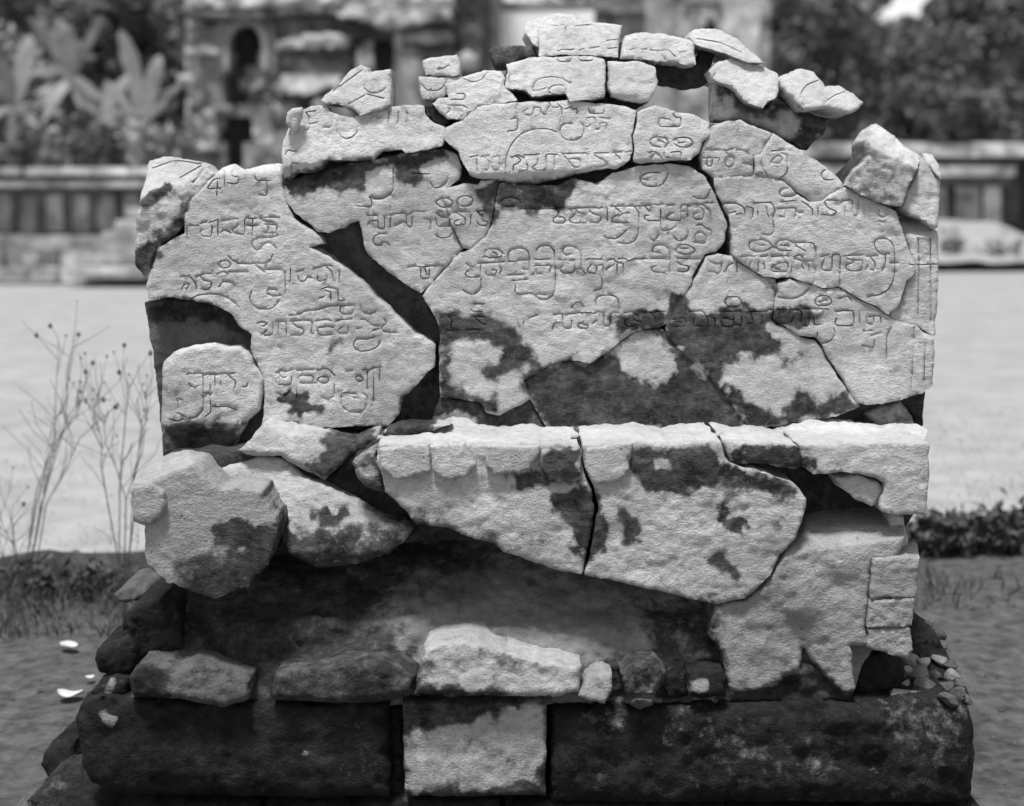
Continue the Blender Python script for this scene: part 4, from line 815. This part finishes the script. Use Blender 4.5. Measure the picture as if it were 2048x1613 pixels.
for k, (px, h, rad) in enumerate([(1866, .16, .16), (1925, .13, .13), (1985, .15, .15), (2045, .17, .16), (2110, .15, .15)]):
    x = (px-CXP)/FPX*5.6; y = float(edge_y(np.array(x)))-.08
    leafy('leafy_weed', x, y, .02, h, rad, 260, M_WEED, ['dark leafy weed in the bank, nearest the stone on the right', 'low dark weed in the bank, second from the stone on the right', 'rounded dark weed in the bank, third from the stone on the right', 'dark weed at the right picture edge in the bank', 'dark weed in the bank just beyond the right picture edge'][k], 'dark weeds in the bank on the right', 40+k)
for k, (px, h, rad) in enumerate([(120, .09, .13), (190, .10, .14), (20, .1, .14)]):
    x = (px-CXP)/FPX*4.95; y = float(edge_y(np.array(x)))-.10
    leafy('leafy_weed', x, y, .02, h, rad, 160, M_WEED, ['low dark weed under the lawn edge between the two dry weeds', 'low dark weed under the lawn edge beside the nearer dry weed', 'low dark weed under the lawn edge at the left picture edge'][k], 'dark weeds in the bank on the left', 60+k, lw=.022)

# ------------------------------------------------------------------ far buildings
def boxm(name, x0, x1, y0, y1, z0, z1, mat, parent, jit=.02, kind=None, slope=0):
    V = [(x0,y0,z0),(x1,y0,z0),(x1,y1,z0),(x0,y1,z0),(x0,y0+slope,z1),(x1,y0+slope,z1),(x1,y1,z1),(x0,y1,z1)]
    V = [(a+random.uniform(-jit,jit), b+random.uniform(-jit,jit), c+random.uniform(-jit,jit)) for a,b,c in V]
    F = [(0,1,5,4),(1,2,6,5),(2,3,7,6),(3,0,4,7),(4,5,6,7),(3,2,1,0)]
    o = mesh_obj(name, V, F, mat, parent, False)
    if kind: o['kind'] = kind
    return o
def pbox(name, px0, py0, px1, py1, d, th, mat, parent, **k):
    a = Wp(px0, py1, d); b = Wp(px1, py0, d)
    return boxm(name, a[0], b[0], d, d+th, a[2], b[2], mat, parent, **k)
_blk = {}
def block_wall(px0, py0, px1, py1, d, mat, parent, cw=46, ch=26, holes=(), th=.5, proud=.06, name='stone_block', rnd=random.Random(77)):
    """coursed blocks, each an object sharing mesh data"""
    rows = max(1, round((py1-py0)/ch)); rh = (py1-py0)/rows
    for r_ in range(rows):
        y0 = py0+r_*rh; x = px0-rnd.uniform(0, cw*.6)
        while x < px1-3:
            wd = cw*rnd.choice([.7, 1, 1.3]); xa, xb = max(x, px0), min(x+wd, px1); x += wd
            if xb-xa < 6: continue
            cx, cy = (xa+xb)/2, y0+rh/2
            if any(h0 < cx < h2 and h1 < cy < h3 for h0, h1, h2, h3 in holes): continue
            s = d/FPX; key = (mat.name, rnd.randint(0, 3))
            if key not in _blk:
                bm = bmesh.new(); bmesh.ops.create_cube(bm, size=1)
                for v in bm.verts: v.co += Vector((rnd.uniform(-.035, .035), rnd.uniform(-.03, .03), rnd.uniform(-.05, .05)))
                me = bpy.data.meshes.new('stone_block'); bm.to_mesh(me); bm.free(); me.materials.append(mat); _blk[key] = me
            o = bpy.data.objects.new(name, _blk[key])
            c = Wp(cx, cy, d)
            link(o, parent, (c[0], d+th/2+rnd.uniform(-proud, proud), c[2]))
            o.scale = ((xb-xa)*s-.012, th, rh*s-.012)
# temple, upper left to centre
DT = 30.0
temple = empty('temple', (-3.0, 31, 0), 'ruined stone temple with arched niches and heavy cornices behind the left half of the stone', 'temple')
pbox('wall_core', 372, -160, 1000, 570, DT+.6, 6, M_TEMPLE_DARK, temple)
block_wall(372, -150, 700, 540, DT, M_TEMPLE, temple, holes=[(455,40,525,130),(440,225,505,330),(452,130,478,225)])
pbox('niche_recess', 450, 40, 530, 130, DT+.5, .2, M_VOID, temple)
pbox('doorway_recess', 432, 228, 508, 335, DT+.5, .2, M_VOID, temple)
def arch(name, cx, cy, ri, ro, ybase, d, th, mat, parent):
    """arched frame: half ring with two legs"""
    V, F = [], []; pr = []
    pr.append(((cx-ri, ybase), (cx-ro, ybase)))
    for k in range(11):
        a_ = math.pi*(1-k/10); q = 1.25
        pr.append(((cx+ri*math.cos(a_), cy-ri*q*math.sin(a_)), (cx+ro*math.cos(a_), cy-ro*q*math.sin(a_))))
    pr.append(((cx+ri, ybase), (cx+ro, ybase)))
    for (i_, o_) in pr:
        for (x, y) in (i_, o_):
            c = Wp(x, y, d); V += [c, (c[0], d+th, c[2])]
    for k in range(len(pr)-1):
        i = k*4; j = i+4
        F += [(i, j, j+2, i+2), (i+1, i+3, j+3, j+1), (i, i+1, j+1, j), (i+2, j+2, j+3, i+3)]
    n_ = (len(pr)-1)*4; F += [(0, 2, 3, 1), (n_, n_+1, n_+3, n_+2)]
    return mesh_obj(name, V, F, mat, parent, False)
def lump(name, poly, d, mat, parent=temple, th=.8, **k):
    kw = dict(thick=th, s=8, amp=(14, 9), r=6, jag=4.5, stains=None); kw.update(k)
    return frag(name, poly, d, mat, parent, **kw)
arch('niche_frame', 490, 88, 34, 62, 150, DT-.3, .7, M_TEMPLE, temple)
arch('niche_frame', 490, 90, 33, 44, 140, DT-.42, .4, M_TEMPLE_PALE, temple)
lump('cornice', "372,16 470,26 560,18 640,12 704,22 702,34 620,32 540,36 460,42 372,34", DT-.6, M_TEMPLE_DARK)
lump('cornice', "372,-14 560,-10 720,-16 716,10 600,12 480,16 372,12", DT-.45, M_TEMPLE)
lump('cornice', "372,96 400,92 436,96 436,108 372,110", DT-.5, M_TEMPLE_PALE)
lump('cornice', "552,84 600,70 650,66 702,72 702,94 640,98 552,98", DT-.55, M_TEMPLE)
lump('cornice', "545,100 702,98 702,110 545,110", DT-.3, M_TEMPLE_DARK)
lump('sloping_stone', "556,186 566,150 590,118 640,108 690,114 700,140 676,166 640,184 600,190", DT-.35, M_TEMPLE, lean=.8)
lump('sloping_stone', "500,180 520,150 560,140 580,160 560,186", DT-.3, M_TEMPLE, lean=.5)
lump('cornice', "500,190 560,186 648,188 648,200 500,202", DT-.45, M_TEMPLE_DARK)
for (a_, b_, c_, e_, m_) in [(372,112,404,216,M_TEMPLE),(406,118,446,216,M_TEMPLE_PALE),(372,218,430,300,M_TEMPLE),(505,204,546,330,M_TEMPLE_PALE),(548,206,600,330,M_TEMPLE),(602,204,660,330,M_TEMPLE_DARK),(662,190,700,330,M_TEMPLE)]:
    lump('pilaster', f"{a_},{b_} {c_},{b_} {c_},{e_} {a_},{e_}", DT-.18-random.random()*.15, m_, th=.6, r=5)
for (x_, y_, q_) in [(385,250,20),(372,285,24),(410,290,18),(395,200,14),(372,160,16),(640,210,14),(680,176,14),(455,215,10)]:
    lump('fallen_block', f"{x_-q_},{y_+q_*.6} {x_-q_*.8},{y_-q_*.6} {x_+q_*.7},{y_-q_*.7} {x_+q_},{y_+q_*.5}", DT-.9, random.choice([M_TEMPLE, M_TEMPLE_PALE]), th=.4, lean=.3)
# overhang, door and broad pillar in the middle
block_wall(690, -160, 910, -2, DT-.3, M_TEMPLE, temple, cw=54)
lump('overhang_stone', "672,30 700,8 760,-4 800,2 806,30 770,42 720,40", DT-1.0, M_TEMPLE, th=1.4, lean=.4)
lump('overhang_stone', "740,44 790,24 850,8 900,14 902,34 850,40 800,52 760,54", DT-1.2, M_TEMPLE_PALE, th=1.5, lean=.4)
lump('overhang_stone', "806,-6 860,-12 905,-8 908,12 850,6 810,14", DT-1.1, M_TEMPLE, th=1.4, lean=.3)
pbox('overhang', 668, 44, 800, 78, DT-.5, 1.1, M_VOID, temple); pbox('doorway_recess', 738, 70, 792, 330, DT+.35, .3, M_VOID, temple)  # near-black box stands for the deep shadow below the overhanging stones
lump('wall_face', "690,80 738,78 738,560 690,560", DT+.05, M_TEMPLE_DARK, th=.6)
lump('finial', "716,140 712,112 718,84 726,100 732,78 746,80 744,110 750,140", DT-.8, M_TEMPLE_PALE, th=.35, lean=.3, r=6)
lump('pillar', "788,66 846,60 850,560 786,560", DT-.5, M_TEMPLE, th=.8, r=6); lump('pillar_shaft', "798,118 834,118 836,560 796,560", DT-.62, M_TEMPLE_PALE, th=.3, r=5)
lump('cornice', "806,68 902,62 904,82 806,84", DT-.8, M_TEMPLE, th=.9, lean=.3); lump('cornice', "806,85 902,84 902,97 806,98", DT-.55, M_TEMPLE_DARK, th=.8)
lump('wall_face', "846,98 908,98 908,560 846,560", DT-.1, M_TEMPLE, th=.6)
lump('wall_face', "903,-100 968,-100 968,560 903,560", DT+.2, M_TEMPLE_DARK, th=.6, r=4)
lump('fallen_block', "908,136 914,110 936,104 956,116 952,138", DT-.4, M_TEMPLE_PALE, th=.4)
# pale neighbouring shrine
shrine = empty('pale_shrine', (.7, 33, 0), 'sunlit pale shrine wall behind the top of the stone, with a small dark niche', 'temple')
pbox('wall_face', 966, 22, 1190, 560, 31.5, 2.5, M_SUNWALL, shrine)
pbox('cornice', 960, 4, 1220, 20, 31.46, 2.8, M_TEMPLE, shrine)
block_wall(1180, -100, 1540, 540, 32.5, M_TEMPLE_PALE, shrine, cw=70, ch=36, holes=[(1398,28,1442,84)], proud=.12)
pbox('wall_core', 1182, -100, 1538, 560, 33.3, 3, M_TEMPLE_DARK, shrine)
pbox('cornice', 1185, -10, 1290, 26, 32.1, .9, M_TEMPLE, shrine); pbox('pilaster', 1292, -10, 1345, 548, 32.1, .6, M_TEMPLE_PALE, shrine)
pbox('wall_face', 1225, 30, 1290, 548, 32.3, .4, M_TEMPLE, shrine); pbox('pilaster', 1448, -20, 1520, 548, 32.1, .6, M_TEMPLE_PALE, shrine)
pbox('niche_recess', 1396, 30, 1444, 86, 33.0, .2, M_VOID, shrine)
for s_ in (-1, 1):
    for k in range(3): pbox('arch_stone', 1420+s_*(26-k*9)-8, 50-k*14, 1420+s_*(26-k*9)+8, 66-k*14, 32.2, .5, M_TEMPLE_PALE, shrine)

# terrace wall, left, with recessed panels and steps
DW = 24.6
ter = empty('terrace_wall', (-8, 24.6, .13), 'low terrace wall with plain panels between dark shadow strips at the far end of the lawn, left', 'wall')
pbox('wall_core', -700, 378, 330, 480, DW+.45, 2.5, M_TEMPLE, ter)
for k in range(18):
    x = -640+k*52
    pbox('panel', x, 388, x+38, 466, DW+.2, .3, M_TEMPLE_PALE if k % 3 == 0 else M_TEMPLE, ter)
    pbox('pilaster', x+39, 384, x+51, 468, DW+.1, .4, M_TEMPLE_DARK, ter)  # dark strips stand for the shadows of the pilasters
block_wall(-700, 334, 330, 352, DW-.25, M_TEMPLE, ter, cw=70, ch=18, th=1.2); pbox('cornice', -700, 353, 330, 364, DW-.1, 1, M_TEMPLE_DARK, ter)
pbox('cornice', -700, 365, 330, 377, DW-.3, 1.2, M_TEMPLE, ter); pbox('cornice', -700, 378, 330, 387, DW, 1.0, M_TEMPLE_DARK, ter)
block_wall(-700, 470, 330, 500, DW-.5, M_TEMPLE, ter, cw=64, ch=30, th=1.2, proud=.12)
block_wall(-700, 502, 330, 534, DW-.8, M_TEMPLE, ter, cw=40, ch=32, th=1.2, proud=.12)
block_wall(-700, 536, 330, 566, DW-1.2, M_TEMPLE_PALE, ter, cw=76, ch=30, th=1.2, proud=.1)
st_ = empty('stone_steps', (-6.3, 23, .13), 'pale stone steps running up the terrace wall beside the stone, left', 'steps')
for k, (a, b, c, e) in enumerate([(130,536,290,556),(150,512,300,532),(180,486,310,508),(205,462,320,484),(230,438,330,460),(250,412,335,436)]):
    pbox('step', a, b, c, e, DW-2.2+k*.3, 2.2-k*.3, M_TEMPLE_PALE if k % 2 == 0 else M_TEMPLE, st_)

# boundary wall, right
DR = 33.0
rw = empty('boundary_wall', (9, 33, .13), 'low pale coped wall with upright panels at the far end of the lawn, right', 'wall')
pbox('wall_core', 1560, 318, 2040, 450, DR+.4, 1.5, M_TEMPLE_DARK, rw)
block_wall(1540, 286, 2900, 314, DR-.4, M_TEMPLE_PALE, rw, cw=90, ch=28, th=2.2, proud=.08)
pbox('cornice', 1540, 316, 2040, 330, DR, 1, M_TEMPLE_DARK, rw); pbox('cornice', 1540, 332, 2030, 352, DR-.25, 1.2, M_TEMPLE, rw); pbox('cornice', 1540, 354, 2020, 372, DR-.1, 1.2, M_TEMPLE_DARK, rw)
for x in (1570, 1640, 1710, 1780, 1846, 1912, 1968):
    pbox('panel', x, 374, x+(48 if x < 1960 else 34), 446, DR+.1, .5, M_TEMPLE_PALE, rw)
for x in (1560, 1630, 1700, 1770, 1838, 1900, 1958): pbox('pilaster', x-4, 374, x+8, 446, DR+.25, .4, M_TEMPLE_DARK, rw)  # dark bars put in for the gaps between the panels
pbox('wall_face', 2040, 318, 2900, 470, DR+.9, 1.2, M_VOID, rw)
# earth apron at its foot
V = []; F = []
for i in range(33):
    px = 1480+i*20
    for j, (py, d) in enumerate([(440, DR), (446, DR-.8), (470, DR-2), (500, DR-3.5), (524, DR-5)]):
        e = max(0, (px-1990)/100) if px > 1990 else 0
        c = Wp(px, py+e*60*(1-j/4)+4*float(vnoise(px/30, j*2., 4)), d); V.append((c[0], d, max(c[2], .12)))
for i in range(32):
    for j in range(4): a = i*5+j; F.append((a, a+1, a+6, a+5))
tag(mesh_obj('earth_apron', V, F, M_LAWN), kind='structure')
for k, (px, py) in enumerate([(1915, 486), (1975, 512), (2010, 500)]):
    c = Wp(px, py, 29); leafy('grass_tussock', c[0], 29, c[2]-.15, .3, .5, 80, M_LEAF2, ['dark tussock on the pale earth before the right wall', 'low tussock on the pale earth before the right wall, nearer', 'small tussock at the right end of the pale earth'][k], 'tussocks before the right wall', 80+k, lw=.1)

# ------------------------------------------------------------------ trees
def tree(px, ptop, pbase, d, wpx, label, seed, n=6500, mat=None, lw=.17, group='trees behind the wall and temple', name='tree', squash=1.0):
    rs = random.Random(seed); s = d/FPX
    x = (px-CXP)*s; zt = CZ-(ptop-HYP)*s; zb = 0; R = wpx*s/2; zc0 = max(.5, CZ-(pbase-HYP)*s)
    root = empty(name, (x, d, zb), label, 'tree', group)
    V, F = [], []; tube(V, F, [(x, d, -.2), (x+rs.gauss(0, .2), d, zc0), (x+rs.gauss(0, .4), d, (zc0+zt)/2), (x, d, zt-.5)], .28, .05, 8)
    for k in range(7):
        z = zc0+(zt-zc0)*rs.uniform(.05, .6); a = rs.uniform(0, 6.28)
        tube(V, F, [(x, d, z), (x+math.cos(a)*R*.4, d+math.sin(a)*R*.4, z+R*.25), (x+math.cos(a)*R*.8, d+math.sin(a)*R*.8, z+R*.6)], .12, .03, 6)
    mesh_obj('trunk', V, F, M_BARK, root)
    cl = []
    for k in range(38):
        u = rs.uniform(-1, 1); a = rs.uniform(0, 6.28); q = math.sqrt(1-u*u)*rs.uniform(.45, 1)
        cl.append((x+math.cos(a)*R*q, d+math.sin(a)*R*q, (zc0+zt)/2+u*(zt-zc0)/2*.92, R*rs.uniform(.2, .4)))
    V, F = [], []
    for i in range(n):
        c = rs.choice(cl); v = Vector((rs.gauss(0, 1), rs.gauss(0, 1), rs.gauss(0, .8))).normalized()*c[3]*rs.uniform(.5, 1.1)
        leaf_quad(V, F, Vector(c[:3])+v, lw*rs.uniform(.6, 1.4), rs)
    tag(mesh_obj('crown', V, F, mat or M_LEAF, root, False), kind='stuff')
tree(1640, -60, 300, 46, 260, 'dark dense tree just right of the stone\'s top row', 1)
tree(1800, 60, 330, 52, 300, 'low dark tree behind the right wall, beneath the bright gap of sky', 2)
tree(1985, -40, 330, 47, 330, 'tall dark tree at the right picture edge', 3, n=7500)
tree(1560, -120, 120, 60, 300, 'pale feathery tree rising behind the shrine', 4, mat=M_LEAF2)
tree(1720, -160, 40, 58, 130, 'tall slender tree left of the bright gap of sky', 5, mat=M_LEAF2, n=3500)
tree(1880, 170, 350, 42, 260, 'shrubby dark tree standing right behind the wall', 6)
tree(2150, -200, 330, 55, 420, 'big dark tree beyond the right picture edge', 7)
tree(1450, -260, 60, 70, 420, 'large tree far behind the shrine', 8, mat=M_LEAF2)
tree(60, -60, 300, 38, 330, 'bushy dark tree behind the banana plants', 11, n=7500, mat=M_LEAF2)
tree(250, -30, 310, 36, 240, 'dark rounded tree between the banana plants and the temple', 12, n=6500)
tree(-140, -150, 320, 40, 380, 'dark tree beyond the left picture edge', 13)
tree(330, -200, 120, 48, 330, 'tall tree behind the temple\'s left end', 14, mat=M_LEAF2)
tree(900, -330, -40, 60, 600, 'great tree behind the temple roof', 15, mat=M_LEAF2, n=6500)
tree(1200, -300, 20, 62, 380, 'tree above the shrine roof', 16, mat=M_LEAF2)

for k, (px, tp, bs, wd, lab) in enumerate([(1690, -120, 330, 190, 'broad tree in the second rank, left of the bright gap of sky'), (1940, -90, 330, 190, 'broad tree in the second rank, right of the bright gap of sky'), (1800, 80, 340, 320, 'wide bush like tree in the second rank under the bright gap'), (2080, -60, 340, 260, 'tree in the second rank at the right picture edge'), (1570, 0, 320, 220, 'tree in the second rank beside the shrine'),
        (110, 30, 330, 300, 'thick tree in the second rank behind the banana clump'), (290, 0, 330, 220, 'thick tree in the second rank at the temple corner'), (-40, -20, 330, 260, 'thick tree in the second rank at the left picture edge'), (220, -180, 60, 200, 'high tree crown in the second rank above the banana clump')]):
    tree(px, tp, bs, 64, wd, lab, 120+k, n=5000, lw=.42, mat=M_LEAF if k % 2 else M_LEAF2, group='second rank of trees')

def banana(px, py, d, leaves, label, seed):
    rs = random.Random(seed); d += 3.9; leaves = list(leaves)+[(px+rs.uniform(-110, 110), py+rs.uniform(-120, 110), rs.uniform(.09, .2), rs.uniform(-.9, .6)) for _ in range(7)]
    b = Wp(px, py, d); root = empty('banana_plant', (b[0], d, 1.2), label, 'banana plant', 'banana plants left of the temple')
    V, F = [], []; tube(V, F, [(b[0], d, 1.2), (b[0]+rs.gauss(0, .05), d, (b[2]+1.2)*.5), b], .13, .07, 8); mesh_obj('stem', V, F, M_BARK, root)
    for (tx, ty, wd, dy) in leaves:
        t = Wp(tx, ty, d+dy); a = Vector(b); e = Vector(t); L = (e-a).length
        m_ = a.lerp(e, .5)+Vector((0, 0, L*(.10 if wd < .17 else .3))); wd *= .8; V, F = [], []; n = 10
        for i in range(n+1):
            q = i/n; p = a*(1-q)**2+m_*2*q*(1-q)+e*q*q
            dr = ((m_-a)*(1-q)+(e-m_)*q).normalized(); sd = dr.cross(Vector((0, -.6, 1))).normalized(); up = sd.cross(dr)
            hw = wd*(math.sin(math.pi*min(1, q*.93+.06))**.6)*(.9+.25*rs.random())
            V += [tuple(p+sd*hw-up*hw*.35), tuple(p), tuple(p-sd*hw-up*hw*.35)]
        for i in range(n):
            k = i*3
            if i > 2 and rs.random() < .12: F.append((k, k+1, k+4)); F.append((k+1, k+2, k+5, k+4)); continue
            F += [(k, k+1, k+4, k+3), (k+1, k+2, k+5, k+4)]
        mesh_obj('leaf', V, F, M_BANANA, root, True)
banana(145, 150, 23.5, [(70,190,.13,-.4),(78,165,.14,-.2),(200,200,.16,-.4),(190,110,.2,.5),(100,60,.22,.3),(170,235,.13,-.6),(120,40,.2,.2)], 'banana plant with drooping leaves, middle of the clump on the left', 1)
banana(205, 235, 23.0, [(365,172,.10,-.3),(330,215,.12,-.5),(258,150,.20,.2),(300,292,.16,-.8),(215,160,.14,.4),(150,300,.14,-.5)], 'banana plant with leaves spread to the right, close to the temple', 2)
banana(30, 215, 23.8, [(70,240,.24,-.6),(-20,150,.2,.1),(60,70,.22,.4),(20,300,.16,-.7),(-60,260,.2,-.4)], 'banana plant at the left picture edge with a broad pale leaf', 3)
banana(285, 255, 24.2, [(320,110,.2,.4),(240,60,.2,.3),(350,300,.14,-.6),(250,330,.12,-.6)], 'smaller banana plant in front of the temple\'s left corner', 4)
for k, (px, py, h) in enumerate([(40, 330, .8), (120, 325, .9), (190, 318, .8), (300, 322, .7), (345, 318, .6)]):
    c = Wp(px, py, 25.4); leafy('garden_shrub', c[0], 25.4, c[2]-.1, h, .5, 160, M_LEAF2 if k % 2 else M_LEAF,
        ['leafy shrub on the terrace at the left picture edge', 'leafy shrub on the terrace under the middle banana plant', 'leafy shrub on the terrace under the right hand banana plant', 'leafy shrub on the terrace at the temple\'s left corner', 'small shrub on the terrace against the temple wall'][k], 'shrubs on the terrace', 90+k, lw=.12)
